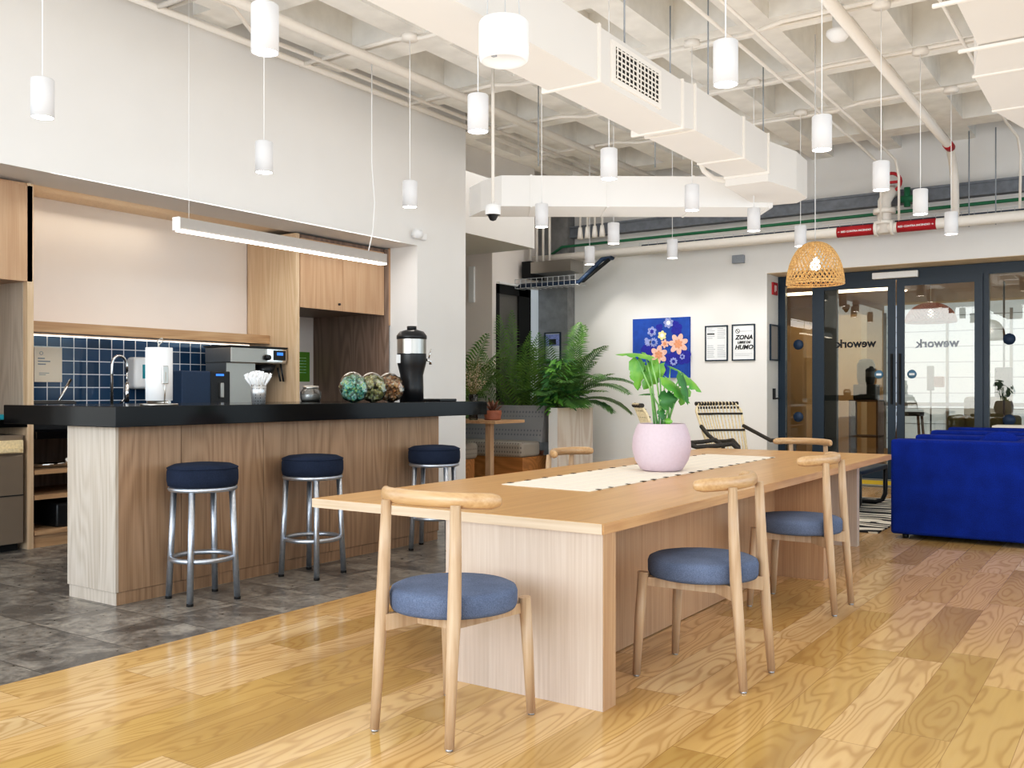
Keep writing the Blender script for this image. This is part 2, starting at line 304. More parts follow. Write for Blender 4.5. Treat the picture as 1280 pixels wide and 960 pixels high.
# ------------------------------------------------------------------ mesh helpers
class MB:
    def __init__(s): s.bm = bmesh.new()
    def box(s, lo, hi, bevel=0, seg=2, rotz=0, piv=None):
        lo = Vector(lo); hi = Vector(hi); c = (lo + hi) / 2; d = hi - lo
        g = bmesh.ops.create_cube(s.bm, size=1); vs = g['verts']
        for v in vs: v.co = Vector((v.co.x * d.x, v.co.y * d.y, v.co.z * d.z)) + c
        if bevel:
            es = list({e for v in vs for e in v.link_edges})
            r = bmesh.ops.bevel(s.bm, geom=es, offset=bevel, segments=seg, profile=.5, affect='EDGES')
            vs = list({v for f in r['faces'] for v in f.verts} | {v for v in vs if v.is_valid})
            if seg > 2:
                for f in r['faces']: f.smooth = True
        if rotz:
            p = Vector(piv) if piv else c
            bmesh.ops.rotate(s.bm, verts=vs, cent=p, matrix=Matrix.Rotation(rotz, 3, 'Z'))
        return s
    def ring(s, c, ax, r, n=16, ry=None):
        ax = Vector(ax).normalized(); t = Vector((0, 0, 1)) if abs(ax.z) < .9 else Vector((1, 0, 0))
        a = ax.cross(t).normalized(); b = ax.cross(a); ry = ry or r
        return [s.bm.verts.new(Vector(c) + a * (math.cos(2 * PI * i / n) * r) + b * (math.sin(2 * PI * i / n) * ry)) for i in range(n)]
    def tube(s, pts, r, n=12, caps=True, ry=None, up=None):
        pts = [Vector(p) for p in pts]; rs = r if isinstance(r, (list, tuple)) else [r] * len(pts)
        rings = []; prev = None
        for i, p in enumerate(pts):
            if i == 0: ax = pts[1] - p
            elif i == len(pts) - 1: ax = p - pts[-2]
            else: ax = (p - pts[i - 1]).normalized() + (pts[i + 1] - p).normalized()
            ax.normalize()
            if prev is None:
                t = Vector(up) if up else (Vector((0, 0, 1)) if abs(ax.z) < .9 else Vector((1, 0, 0)))
                a = ax.cross(t).normalized()
            else:
                a = (prev - ax * prev.dot(ax))
                if a.length < 1e-5: a = ax.orthogonal()
                a.normalize()
            prev = a; b = ax.cross(a)
            q = ry if ry else rs[i]
            if isinstance(q, (list, tuple)): q = q[i]
            rings.append([s.bm.verts.new(p + a * (math.cos(2 * PI * k / n) * rs[i]) + b * (math.sin(2 * PI * k / n) * q)) for k in range(n)])
        for A, B in zip(rings, rings[1:]):
            for k in range(n):
                f = s.bm.faces.new((A[k], A[(k + 1) % n], B[(k + 1) % n], B[k])); f.smooth = n > 5
        if caps:
            for rg in (rings[0], rings[-1]):
                if len(rg) > 2: s.bm.faces.new(rg)
        return s
    def closed(s, pts, r, n=8):
        pts = [Vector(p) for p in pts]; m = len(pts); rings = []
        cen = sum(pts, Vector()) / m
        nrm = (pts[0] - cen).cross(pts[m // 4] - cen).normalized()
        for i, p in enumerate(pts):
            ax = (pts[(i + 1) % m] - pts[i - 1]).normalized(); a = ax.cross(nrm).normalized(); b = nrm
            rings.append([s.bm.verts.new(p + a * (math.cos(2 * PI * k / n) * r) + b * (math.sin(2 * PI * k / n) * r)) for k in range(n)])
        for i in range(m):
            A, B = rings[i], rings[(i + 1) % m]
            for k in range(n):
                f = s.bm.faces.new((A[k], A[(k + 1) % n], B[(k + 1) % n], B[k])); f.smooth = True
        return s
    def lathe(s, c, prof, n=32, axis='Z', sm=True, M4=None):
        """prof: (r, z) list"""
        c = Vector(c); rings = []
        def P(r, z, a):
            v = Vector((r * math.cos(a), r * math.sin(a), z))
            if axis == 'X': v = Vector((v.z, v.x, v.y))
            if axis == 'Y': v = Vector((v.x, v.z, v.y))
            if M4 is not None: v = M4 @ v
            return c + v
        for r, z in prof:
            if r < 1e-5: rings.append([s.bm.verts.new(P(0, z, 0))])
            else: rings.append([s.bm.verts.new(P(r, z, 2 * PI * i / n)) for i in range(n)])
        for A, B in zip(rings, rings[1:]):
            for k in range(n):
                k2 = (k + 1) % n
                if len(A) == 1 and len(B) == 1: continue
                if len(A) == 1: f = s.bm.faces.new((A[0], B[k], B[k2]))
                elif len(B) == 1: f = s.bm.faces.new((A[k], A[k2], B[0]))
                else: f = s.bm.faces.new((A[k], A[k2], B[k2], B[k]))
                f.smooth = sm
        return s
    def cyl(s, c, r, h, n=24, r2=None):
        r2 = r if r2 is None else r2; c = Vector(c)
        A = [s.bm.verts.new(c + Vector((r * math.cos(2 * PI * i / n), r * math.sin(2 * PI * i / n), 0))) for i in range(n)]
        B = [s.bm.verts.new(c + Vector((r2 * math.cos(2 * PI * i / n), r2 * math.sin(2 * PI * i / n), h))) for i in range(n)]
        for k in range(n):
            f = s.bm.faces.new((A[k], A[(k + 1) % n], B[(k + 1) % n], B[k])); f.smooth = True
        s.bm.faces.new(A[::-1]); s.bm.faces.new(B); return s
    def prism(s, poly, z0, z1):
        A = [s.bm.verts.new((p[0], p[1], z0)) for p in poly]; B = [s.bm.verts.new((p[0], p[1], z1)) for p in poly]; n = len(poly)
        for k in range(n): s.bm.faces.new((A[k], A[(k + 1) % n], B[(k + 1) % n], B[k]))
        s.bm.faces.new(A[::-1]); s.bm.faces.new(B); return s
    def poly(s, pts, smooth=False):
        f = s.bm.faces.new([s.bm.verts.new(p) for p in pts]); f.smooth = smooth; return s
    def extr(s, pts, vec):
        A = [s.bm.verts.new(p) for p in pts]; B = [s.bm.verts.new(Vector(p) + Vector(vec)) for p in pts]; n = len(pts)
        for k in range(n): s.bm.faces.new((A[k], A[(k + 1) % n], B[(k + 1) % n], B[k]))
        s.bm.faces.new(A[::-1]); s.bm.faces.new(B); return s
    def build(s, name, mat, parent=None, world=False, norm=True):
        if norm: bmesh.ops.recalc_face_normals(s.bm, faces=s.bm.faces)
        inv = None
        if parent is not None:
            if world:
                mt = Matrix.Identity(4); p = parent
                while p is not None:
                    mt = Matrix.LocRotScale(p.location, p.rotation_euler, p.scale) @ mt; p = p.parent
                inv = mt.inverted()
                for v in s.bm.verts: v.co = inv @ v.co
            loc = None
        else:
            xs = [v.co for v in s.bm.verts]
            loc = Vector(((min(v.x for v in xs) + max(v.x for v in xs)) / 2, (min(v.y for v in xs) + max(v.y for v in xs)) / 2, min(v.z for v in xs)))
            if name in KEEP: loc = Vector((0, 0, 0))
            for v in s.bm.verts: v.co -= loc
        me = bpy.data.meshes.new(name); s.bm.to_mesh(me); s.bm.free()
        me.materials.append(mat if not isinstance(mat, str) else M[mat])
        o = bpy.data.objects.new(name, me); COL.objects.link(o)
        if parent is not None: o.parent = parent
        else: o.location = loc
        return o
KEEP = {'floor', 'floor_tiled'}
def tag(o, label, cat, group=None, kind=None):
    o['label'] = label; o['category'] = cat
    if group: o['group'] = group
    if kind: o['kind'] = kind
    return o
def thing(name, label, cat, loc=(0, 0, 0), rz=0, group=None):
    o = bpy.data.objects.new(name, None); COL.objects.link(o); o.empty_display_size = .1
    o.location = loc; o.rotation_euler = (0, 0, rz)
    return tag(o, label, cat, group)
def struct(name, mb, mat, label=None):
    o = mb.build(name, mat); o['kind'] = 'structure'
    if label: o['label'] = label
    o['category'] = name.split('_')[0]
    return o
KIDS = {}
def copy_tree(o, parent=None):
    c = o.copy(); COL.objects.link(c); c.parent = parent
    for ch in [x for x in bpy.data.objects if x.parent == o and x != c]: copy_tree(ch, c)
    return c
def place(o, loc, rz=0, label=None, group=None):
    c = copy_tree(o); c.location = loc; c.rotation_euler = (0, 0, rz)
    if label: c['label'] = label
    if group: c['group'] = group
    return c
def text(name, s, size, mat, parent, loc, rot, extrude=.001, mirror=False, shear=0, align='CENTER', world=True, sx=1):
    cu = bpy.data.curves.new('t', 'FONT'); cu.body = s; cu.size = size; cu.extrude = extrude; cu.align_x = align; cu.align_y = 'CENTER'; cu.shear = shear; cu.resolution_u = 3
    if 'B' in name: pass
    cu.offset = size * .028
    o = bpy.data.objects.new('t', cu); COL.objects.link(o)
    bpy.context.view_layer.update()
    me = bpy.data.meshes.new_from_object(o.evaluated_get(bpy.context.evaluated_depsgraph_get()))
    bpy.data.objects.remove(o)
    mt = Matrix.Translation(loc) @ Matrix.Rotation(rot[2], 4, 'Z') @ Matrix.Rotation(rot[0], 4, 'X') @ Matrix.Diagonal((-sx if mirror else sx, 1, 1, 1))
    me.transform(mt)
    if parent is not None and world:
        m2 = Matrix.Identity(4); p = parent
        while p is not None:
            m2 = Matrix.LocRotScale(p.location, p.rotation_euler, p.scale) @ m2; p = p.parent
        me.transform(m2.inverted())
    if mirror: me.flip_normals()
    me.materials.clear(); me.materials.append(M[mat])
    n = bpy.data.objects.new(name, me); COL.objects.link(n)
    if parent is not None: n.parent = parent
    return n

# ================================================================== ROOM SHELL
ZC = 4.5            # underside of the waffle ribs
WX = -6.9           # face of the wall over the bar
WY = 13.45          # art wall
GY = 14.0           # glass front
struct('floor', MB().box((-4.02, -5, -.1), (4, 21, 0)).box((-10.5, 9.215, -.1), (-4.02, 21, 0)), 'floor', 'light oak plank floor')
struct('floor_tiled', MB().box((-8.6, -5, -.1), (-4.02, 9.215, 0)), 'slate', 'grey slate tile floor around the bar')
# wall over and beside the bar, with the kitchen opening
o = struct('wall_left', MB().box((-7.4, 2.35, 2.89), (WX, 8.3, 5.2)).box((-7.4, 8.3, 0), (WX, 9.215, 5.2)).box((-7.4, 2.2, 0), (WX, 2.35, 2.89)).box((-7.4, -5, 0), (WX, 2.2, .5)).box((-7.4, -5, 3.9), (WX, 2.2, 5.2)).box((-7.4, 2.2, 2.89), (WX, 2.35, 5.2)), 'wall', 'tall white wall above the kitchen opening')
struct('wall_kitchen', MB().box((-8.2, 2.35, 0), (-8.05, 6.84, 3.1)).box((-8.62, 6.84, 0), (-8.48, 8.45, 3.1)).box((-8.48, 8.3, 0), (-7.4, 8.45, 3.1)).box((-8.2, 2.2, 0), (-7.4, 2.35, 3.1)), 'wall_warm', 'pale kitchen wall behind the tiles')
struct('ceiling_kitchen', MB().box((-8.05, 2.35, 2.93), (-7.4, 8.3, 3.1)), 'cove', 'warm lit ceiling recess over the kitchen')
struct('wall_back', MB().box((-8.0, WY, 0), (-4.625, WY + .62, 5.2)).box((-4.625, WY, 2.95), (4, WY + .55, 5.2)).box((-10.5, WY, 0), (-8.0, WY + .1, 5.2)), 'wall', 'white back wall with the picture')
struct('trim_1', MB().box((-4.625, WY + .01, 2.945), (4, GY + .05, 2.96)), 'cove', 'beige lining over the glass doors')
struct('baseboard_back', MB().box((-7.84, WY - .015, 0), (-4.61, WY, .16)), 'wall', 'white baseboard of the back wall')
struct('wall_corridor', MB().box((-10.5, 11.9, 0), (-8.4, 12.0, 5.2)).box((-8.5, 12.0, 2.92), (-8.4, WY, 5.2)).box((-10.5, 9.2, 0), (-10.4, 12, 5.2)).box((-10.5, 9.1, 0), (-7.4, 9.215, 5.2)), 'wall_warm', 'cream wall behind the palms')
struct('wall_column', MB().box((-8.4, 13.22, 0), (-7.84, WY, 5.2)), 'concrete', 'bare grey concrete column')
struct('wall_bulkhead', MB().box((-10.4, 9.4, 3.33), (-7.5, 11.7, 5.2)), 'duct', 'boxed bulkhead by the corridor')
# outer walls with large window openings (behind and to the right of the camera)
struct('wall_front', MB().box((-7.4, -5.2, 0), (4, -5, .5)).box((-7.4, -5.2, 3.9), (4, -5, 5.2)).box((-7.4, -5.2, .5), (-7.1, -5, 3.9)).box((3.5, -5.2, .5), (4, -5, 3.9)), 'wall')
struct('wall_right', MB().box((3.8, -5, 0), (4, 21, .5)).box((3.8, -5, 3.9), (4, 21, 5.2)).box((3.8, 12, .5), (4, 14.2, 3.9)).box((3.8, 5, .5), (4, 5.5, 3.9)), 'wall')
# waffle ceiling: ribs as one mesh, slab above
mb = MB()
mb.box((-10.5, -5.2, 4.95), (4, 14, 5.1))
PX0, PP = -1.88, .9
PY0, PQ = 8.49, 1.43
xs = [PX0 + PP * k for k in range(-10, 8)]
ys = [PY0 + PQ * k for k in range(-10, 5)]
for x in xs: mb.box((x - .28, -5.2, ZC), (x, 13.45, 4.96))
for y in ys:
    mb.box((-10.5, y - .36, ZC + .001), (4, y, 4.95))
struct('ceiling', mb, 'ceil', 'white painted concrete waffle ceiling')

# door in corridor wall
t = thing('door_1', 'tall dark framed door behind the left palm', 'door', (-8.42, 12.42, 0)); t['kind'] = 'structure'
MB().box((-8.46, 12.0, 0), (-8.38, 12.07, 2.9)).box((-8.46, 12.62, 0), (-8.38, 12.96, 2.9)).box((-8.46, 12.0, 2.76), (-8.38, 12.96, 2.9)).build('door_frame', 'rubber', t, world=True)
MB().box((-8.44, 12.07, 0), (-8.42, 12.62, 2.76)).build('door_pane', 'greyglass', t, world=True)
struct('trim_2', MB().box((-8.42, 12.0, 2.9), (-8.33, 12.96, 2.93)), 'wall')
o = MB().box((-8.83, 11.86, 2.62), (-8.72, 11.9, 3.18), .01).build('wall_lamp', 'white'); tag(o, 'slim white vertical wall lamp above the left palm', 'lamp')

# glass front
t = thing('door_2', 'dark teal framed sliding glass doors', 'door', (-3.0, GY, 0)); t['kind'] = 'structure'
fr = MB()
def fbox(mb, x0, x1, z0, z1, y0=GY - .05, y1=GY + .05): mb.box((x0, y0, z0), (x1, y1, z1))
fbox(fr, -4.625, -4.52, 0, 2.8); fbox(fr, -4.625, 0.6, 2.8, 2.94); fbox(fr, -4.12, -3.77, .0, 2.8); fbox(fr, -1.95, -1.79, 0, 2.8)
fbox(fr, .45, .6, 0, 2.8); fbox(fr, -4.52, -4.12, 0, .1); fbox(fr, -1.79, .45, 0, .1)
fr.build('frame', 'navy', t, world=True)
for a, b_ in ((-4.04, -2.96), (-2.94, -1.86)):
    dl = MB(); fbox(dl, a, a + .1, 0, 2.8, GY - .09, GY - .055); fbox(dl, b_ - .1, b_, 0, 2.8, GY - .09, GY - .055); fbox(dl, a + .1, b_ - .1, .0, .14, GY - .09, GY - .055); fbox(dl, a + .1, b_ - .1, 2.7, 2.8, GY - .09, GY - .055)
    q = dl.build('sliding_leaf', 'navy', t, world=True)
    MB().box((a + .1, GY - .075, .14), (b_ - .1, GY - .07, 2.7)).build('glass', 'pane', q, world=True)
    hx_ = b_ - .045 if a < -3 else a + .045
    MB().box((hx_ - .012, GY - .13, 1.06), (hx_ + .012, GY - .09, 1.76)).build('pull_handle', 'rubber', q, world=True)
MB().box((-4.52, GY - .005, .1), (-4.12, GY + .005, 2.8)).box((-1.79, GY - .005, .1), (.45, GY + .005, 2.8)).build('side_glass', 'pane', t, world=True)
MB().box((-3.26, GY - .14, 2.81), (-2.66, GY - .06, 2.9), .008).build('door_sensor', 'white', t, world=True)
for x, z in ((-4.335, 1.928), (-4.335, .86), (-1.556, 1.926), (-1.556, .86)):
    MB().lathe((x, GY - .012, z), [(0, 0), (.075, 0), (.075, .004), (0, .004)], 24, 'Y').build('round_sticker', 'dotnavy', t, world=True)
for x in (-3.179, -2.744):
    q = MB().lathe((x, GY - .084, 1.475), [(0, 0), (.06, 0), (.06, .003), (0, .003)], 24, 'Y').build('round_badge', 'sticker', t, world=True)
    MB().box((x - .035, GY - .087, 1.46), (x + .035, GY - .085, 1.49)).build('badge_bar', 'paper', q, world=True)
text('lettering', 'wework', .16, 'ink', t, (-3.49, GY - .08, 1.915), (R(90), 0, 0), mirror=True)
text('lettering', 'wework', .16, 'inkg', t, (-2.42, GY - .08, 1.89), (R(90), 0, 0), mirror=True)

# ------------------------------------------------------------------ room beyond the glass
struct('wall_far', MB().box((-6.6, 20, 0), (4, 20.1, 3.3)).box((-6.7, 14.1, 0), (-6.6, 20, 3.3)), 'tanwall', 'tan wall of the far room')
struct('ceiling_far', MB().box((-6.7, 14.07, 3.0), (4, 20.1, 3.2)), 'tanceil', 'tan ceiling of the far room')
wn = MB(); wn.box((-4.45, 19.93, .1), (.5, 19.98, 2.95)); struct('window_1', wn, 'daywin', 'daylit window with pale blinds')
mb = MB()
for k in range(9): mb.box((-4.45, 19.9, .3 + k * .3), (.5, 19.92, .312 + k * .3))
for x in (-4.45, -3.3, -2.2, -.9): mb.box((x, 19.86, .1), (x + .05, 19.92, 2.8))
mb.box((-4.45, 19.86, .95), (.5, 19.92, 1.02))
struct('trim_3', mb, 'inkg')
o = MB().box((-5.5, 16.6, 0), (-5.0, 17.2, 2.4)).build('wall_panel', 'tanwall'); tag(o, 'tan upright panel behind the left glass door', 'panel')
o = MB().box((-4.95, 17.3, 0), (-4.25, 17.7, 2.6)).build('wall_panel', 'tanwall'); tag(o, 'tall tan panel behind the left glass door', 'panel')
t = thing('shelf_unit', 'brown open shelf unit behind the narrow left glass', 'shelf', (-5.9, 15.5, 0))
MB().box((-6.4, 15.2, 0), (-6.36, 15.8, 2.5)).box((-5.4, 15.2, 0), (-5.36, 15.8, 2.5)).box((-6.36, 15.75, 0), (-5.4, 15.8, 2.5)).build('carcass', 'brownwall', t, world=True)
for z in (.3, .7, 1.05, 1.5, 2.0, 2.45): MB().box((-6.36, 15.2, z), (-5.4, 15.75, z + .04)).build('shelf', 'tanwall', t, world=True)
t = thing('coffee_station', 'black coffee machine on a brown stand beyond the glass', 'coffee machine', (-3.85, 15.9, 0))
MB().box((-4.05, 15.7, .0), (-3.6, 16.1, .06)).box((-4.05, 15.7, .5), (-3.6, 16.1, .53)).box((-4.05, 15.7, 1.07), (-3.6, 16.1, 1.1)).box((-4.05, 15.7, 0), (-4.02, 16.1, 1.1)).box((-3.63, 15.7, 0), (-3.6, 16.1, 1.1)).build('stand', 'brownwall', t, world=True)
MB().box((-4.0, 15.75, 1.1), (-3.65, 16.05, 1.35), .02).lathe((-3.83, 15.9, 1.35), [(.12, 0), (.14, .1), (.14, .32), (.1, .4), (0, .42)], 20).build('machine', 'black', t, world=True)
t = thing('armchair', 'sage green armchair seen through the right glass door', 'armchair', (-2.3, 17.0, 0))
MB().box((-2.75, 16.6, .12), (-1.75, 17.4, .5), .05, 3).build('seat', 'sage', t, world=True)
MB().box((-2.75, 16.6, .12), (-2.58, 17.4, .85), .06, 3).box((-1.92, 16.6, .12), (-1.75, 17.4, .85), .06, 3).build('arms', 'sage', t, world=True)
MB().box((-2.6, 17.25, .4), (-1.9, 17.45, 1.15), .07, 3).build('backrest', 'sage', t, world=True)
t = thing('tablet_stand', 'slim dark tablet stand beyond the right glass door', 'stand', (-2.75, 15.3, 0))
MB().tube([(-2.75, 15.3, .02), (-2.75, 15.3, 1.35)], .012, 8).cyl((-2.75, 15.3, 0), .14, .02, 20).build('pole', 'blackm', t, world=True)
MB().box((-2.8, 15.26, 1.25), (-2.7, 15.3, 1.62), .01).build('tablet', 'blackm', t, world=True)
MB().box((-2.7, 15.24, 1.3), (-2.56, 15.34, 1.46), .02).build('dispenser', 'copper', t, world=True)
t = thing('stool', 'dark wooden stool beyond the glass doors', 'stool', (-3.1, 15.6, 0))
MB().cyl((-3.1, 15.6, .86), .2, .06).build('seat', 'black', t, world=True)
for sx, sy in ((1, 1), (1, -1), (-1, 1), (-1, -1)): MB().tube([(-3.1 + .2 * sx, 15.6 + .2 * sy, 0), (-3.1 + .14 * sx, 15.6 + .14 * sy, .86)], .02, 8).build('leg', 'brownwall', t, world=True)
MB().closed([(-3.1 + .19 * math.cos(a * PI / 8), 15.6 + .19 * math.sin(a * PI / 8), .35) for a in range(16)], .012).build('foot_ring', 'brownwall', t, world=True)
t = thing('phone_stand', 'dark framed panel on a pole behind the right fixed glass', 'stand', (-1.85, 16.0, 0))
MB().tube([(-1.85, 16.0, 0), (-1.85, 16.0, 2.9)], .015, 8).build('pole', 'blackm', t, world=True)
MB().box((-1.97, 15.93, 1.15), (-1.73, 15.98, 1.6), .02).build('panel', 'navy', t, world=True)
def weave_dome(name, label, cx, cy, zb, rad, h, mat, zcord, grp=None):
    t = thing(name, label, 'lamp', (cx, cy, zb), 0, grp)
    mb = MB(); nn = 36
    def prof(u):   # u 0 rim .. 1 top
        a = u * PI / 2
        return rad * (math.cos(a) ** .82 if u < 1 else 0), h * math.sin(a) ** 1.1
    for sgn in (1, -1):
        for k in range(nn):
            pts = []
            for i in range(13):
                u = i / 12 * .94; r, z = prof(u); th = 2 * PI * k / nn + sgn * u * 1.5
                pts.append((r * math.cos(th), r * math.sin(th), z))
            mb.tube(pts, rad * (.03 if mat == 'copper' else .021), 4, caps=False)
    mb.lathe((0, 0, 0), [(rad * .28, h * .955), (rad * .15, h * 1.0), (0, h * 1.01)], 24)
    mb.build('shade', mat, t)
    mb = MB()
    for z, rr in ((0, 1.0), (.06 * h, .995), ): mb.closed([(rad * rr * math.cos(2 * PI * i / 40), rad * rr * math.sin(2 * PI * i / 40), z) for i in range(40)], rad * .028, 6)
    mb.build('rim', 'rattan' if mat != 'copper' else 'copper', t)
    MB().lathe((0, 0, h * .45), [(0, -.05), (.035, -.035), (.045, 0), (.03, .04), (.018, .06), (0, .07)], 16).build('bulb', 'bulb', t)
    MB().tube([(0, 0, h * .5), (0, 0, zcord - zb)], .004, 6).build('cord', 'gridw', t)
    return t
weave_dome('woven_lamp', 'brown woven lamp shade hanging beyond the right glass door', -2.95, 16.4, 2.35, .38, .3, 'copper', 3.0)
for i, (x, y) in enumerate(((-4.9, 15.2), (-4.4, 16.2), (-3.4, 15.3), (-2.6, 16.0), (-1.9, 15.0), (-1.6, 17.0), (-3.6, 17.5))):
    o = MB().cyl((x, y, 2.985), .07, .012, 20).build('downlight', 'bulb'); tag(o, 'small round recessed downlight in the tan far ceiling', 'light', 'downlights of the far room')
o = MB().box((-5.2, 15.9, 2.86), (-3.4, 16.0, 2.9)).build('cove_light', 'strip'); tag(o, 'bright linear light near the ceiling behind the left glass door', 'light')

# ================================================================== CEILING SERVICES
# main duct
t = thing('air_duct', 'long white square duct with grille running down the room', 'duct', (-3.19, 5.5, 3.27))
def duct_seg(x0, x1, y0, y1, z0, z1): return MB().box((x0, y0, z0), (x1, y1, z1)).build('duct_section', 'duct', t, world=True)
duct_seg(-3.38, -3.0, -2.0, 5.45, 3.27, 3.63); duct_seg(-3.36, -3.0, 5.45, 6.78, 3.27, 3.63)
MB().extr([(-3.36, 6.78, 3.27), (-3.36, 7.02, 3.31), (-3.36, 7.02, 3.66), (-3.36, 6.78, 3.63)], (.36, 0, 0)).build('duct_section', 'duct', t, world=True)
duct_seg(-3.42, -3.0, 7.02, 8.75, 3.31, 3.66)
MB().prism([(-3.42, 8.75), (-3.0, 8.75), (-2.9, 9.3), (-2.93, 9.75), (-3.1, 9.95), (-3.5, 9.9)], 3.22, 3.6).build('duct_elbow', 'duct', t, world=True)
for y, z0, z1 in ((2.9, 3.27, 3.63), (5.45, 3.27, 3.63), (6.78, 3.27, 3.63), (7.02, 3.31, 3.66), (8.1, 3.31, 3.66), (8.75, 3.3, 3.66)):
    MB().box((-3.43, y - .012, z0 - .012), (-2.985, y + .012, z1 + .012)).build('flange', 'pipe', t, world=True)
g = MB().box((-3.0, 5.62, 3.31), (-2.985, 6.38, 3.59)).build('grille', 'pipe', t, world=True)
MB().box((-2.988, 5.67, 3.345), (-2.983, 5.985, 3.555)).box((-2.988, 6.015, 3.345), (-2.983, 6.33, 3.555)).build('grille_shade_sheet', 'dark', g, world=True)  # dark sheet standing in for the shade behind the bars
mb = MB()
for k in range(12):
    y = 5.68 + k * .0585; mb.box((-2.984, y, 3.345), (-2.978, y + .014, 3.555))
for k in range(6): mb.box((-2.982, 5.67, 3.355 + k * .036), (-2.976, 6.33, 3.364 + k * .036))
mb.build('grille_bars', 'pipe', g, world=True)
# cross duct, curving at its left end
t = thing('cross_duct', 'wide white duct crossing behind the pendant lights', 'duct', (-4.6, 8.9, 3.16))
F1, F2 = Vector((-5.62, 8.13)), Vector((-3.3, 9.78)); dr = (F2 - F1).normalized(); nr = Vector((-dr.y, dr.x))
poly = [F2, F2 + nr * .55, F1 + nr * .62 - dr * .35, F1 + nr * .3 - dr * .22, F1 + nr * .1 - dr * .1, F1]
MB().prism([tuple(p) for p in poly], 3.17, 3.49).build('duct_body', 'wall', t, world=True)
for k in (.3, 1.1, 2.0, 2.8):
    p = F1 + dr * k; MB().prism([tuple(p - nr * .008), tuple(p + dr * .02 - nr * .008), tuple(p + dr * .02 + nr * .56), tuple(p + nr * .56)], 3.16, 3.5).build('seam', 'wall', t, world=True)
MB().tube([D(875, 203, 9.5), D(880, 214, 9.5), D(892, 223, 9.5), D(912, 227, 9.5), D(945, 223, 9.5)], .025, 10).build('flexible_hose', 'pipe', t, world=True)
# right duct
t = thing('wide_duct', 'large white duct at the upper right corner', 'duct', (-.5, 6, 3.5))
MB().box((-.95, -1, 3.52), (.3, 6.9, 4.2)).build('duct_section', 'duct', t, world=True)
MB().extr([(-.95, 6.9, 3.52), (-.95, 6.9, 4.2), (-1.06, 7.5, 4.15), (-1.06, 7.5, 3.5)], (1.25, 0, 0)).build('duct_section', 'duct', t, world=True)
MB().box((-1.06, 7.5, 3.5), (.2, 8.5, 4.15)).build('duct_section', 'duct', t, world=True)
MB().extr([(-1.06, 8.5, 3.5), (-1.06, 8.5, 4.15), (-.9, 9.6, 4.1), (-.9, 9.6, 3.55)], (1.1, 0, 0)).build('duct_section', 'duct', t, world=True)
for y in (4.6, 6.0, 6.9, 7.5, 8.5): MB().box((-1.07, y - .012, 3.49), (.3, y + .012, 3.51)).build('seam', 'pipe', t, world=True)
# hanging speaker
t = thing('ceiling_speaker', 'white drum shaped speaker hanging under the duct', 'speaker', (-2.84, 4.13, 2.98))
MB().lathe((0, 0, 0), [(0, .012), (.105, .012), (.115, 0), (.128, .01), (.133, .04), (.133, .2), (.125, .215), (0, .22)], 36).build('drum', 'white', t)
MB().box((-.012, -.1, .002), (.012, -.08, .012)).build('badge', 'inkg', t)
mb = MB()
for a in (0, 2.1, 4.2): mb.tube([(.1 * math.cos(a), .1 * math.sin(a), .2), (.03 * math.cos(a), .03 * math.sin(a), 1.52)], .003, 6)
mb.build('suspension_wire', 'gridw', t)
# sprinkler pipes
def pipe(name, label, pts, r, mat='pipe', cat='pipe', n=12, group=None):
    return tag(MB().tube(pts, r, n).build(name, mat), label, cat, group)
pipe('sprinkler_pipe', 'white pipe running along the ceiling beside the tall left wall', [(-5.95, -1, 4.3), (-5.95, 12.6, 4.3)], .045)
pipe('sprinkler_pipe', 'thin white pipe hugging the top of the tall left wall', [(-6.75, 0, 4.38), (-6.75, 12.6, 4.38)], .03)
o = pipe('drop_pipe', 'white pipe that bends down to the wall pipe near the right', [(-2.03, 2, 4.2), (-2.03, 12.5, 4.2), (-2.05, 12.85, 4.05), (-2.05, 12.95, 3.9), (-2.05, 13.0, 3.42)], .05)
MB().tube([(-2.03, 12.3, 4.2), (-2.03, 12.52, 4.2)], .056, 12).build('pipe_label', 'red', o, world=True)
# wall pipe with red labels
t = thing('fire_pipe', 'thick white fire pipe across the back wall with red labels', 'pipe', (-4, 13.0, 3.37))
MB().tube([(-9.0, 13.0, 3.37), (3.5, 13.0, 3.37)], .068, 14).build('pipe', 'pipe', t, world=True)
for a, b_, s_ in ((-3.5, -3.03, '\u2190 RED CONTRA INCENDIO'), (-2.74, -2.27, 'RED CONTRA INCENDIO \u2192')):
    q = MB().tube([(a, 13.0, 3.37), (b_, 13.0, 3.37)], .072, 16).build('red_label', 'red', t, world=True)
    text('lettering', s_, .034, 'paper', q, ((a + b_) / 2, 12.926, 3.36), (R(90), 0, 0))
t = thing('fire_valve', 'white riser and elbow with red valve above the wall pipe', 'valve', (-2.9, 13.0, 3.3))
MB().tube([(-2.9, 13.0, 3.3), (-2.9, 13.0, 3.72), (-2.86, 13.08, 3.84), (-2.84, 13.2, 3.88)], .085, 14).build('riser', 'pipe', t, world=True)
MB().tube([(-2.9, 13.0, 3.56), (-2.9, 13.0, 3.62)], .14, 14).tube([(-2.9, 13.0, 3.42), (-2.9, 13.0, 3.46)], .12, 14).tube([(-3.02, 13.0, 3.37), (-2.98, 13.0, 3.37)], .1, 14).tube([(-2.82, 13.0, 3.37), (-2.78, 13.0, 3.37)], .1, 14).build('coupling', 'pipe', t, world=True)
MB().closed([(-2.84 + .12 * math.cos(i * PI / 10), 13.1, 3.98 + .12 * math.sin(i * PI / 10)) for i in range(20)], .022).box((-2.95, 13.08, 3.965), (-2.73, 13.12, 3.995)).build('hand_wheel', 'red', t, world=True)
MB().tube([(-2.75, 13.15, 3.75), (-2.4, 13.15, 3.75)], .05, 10).tube([(-2.65, 13.15, 3.65), (-2.65, 13.15, 3.9)], .04, 10).build('green_body', 'green', t, world=True)
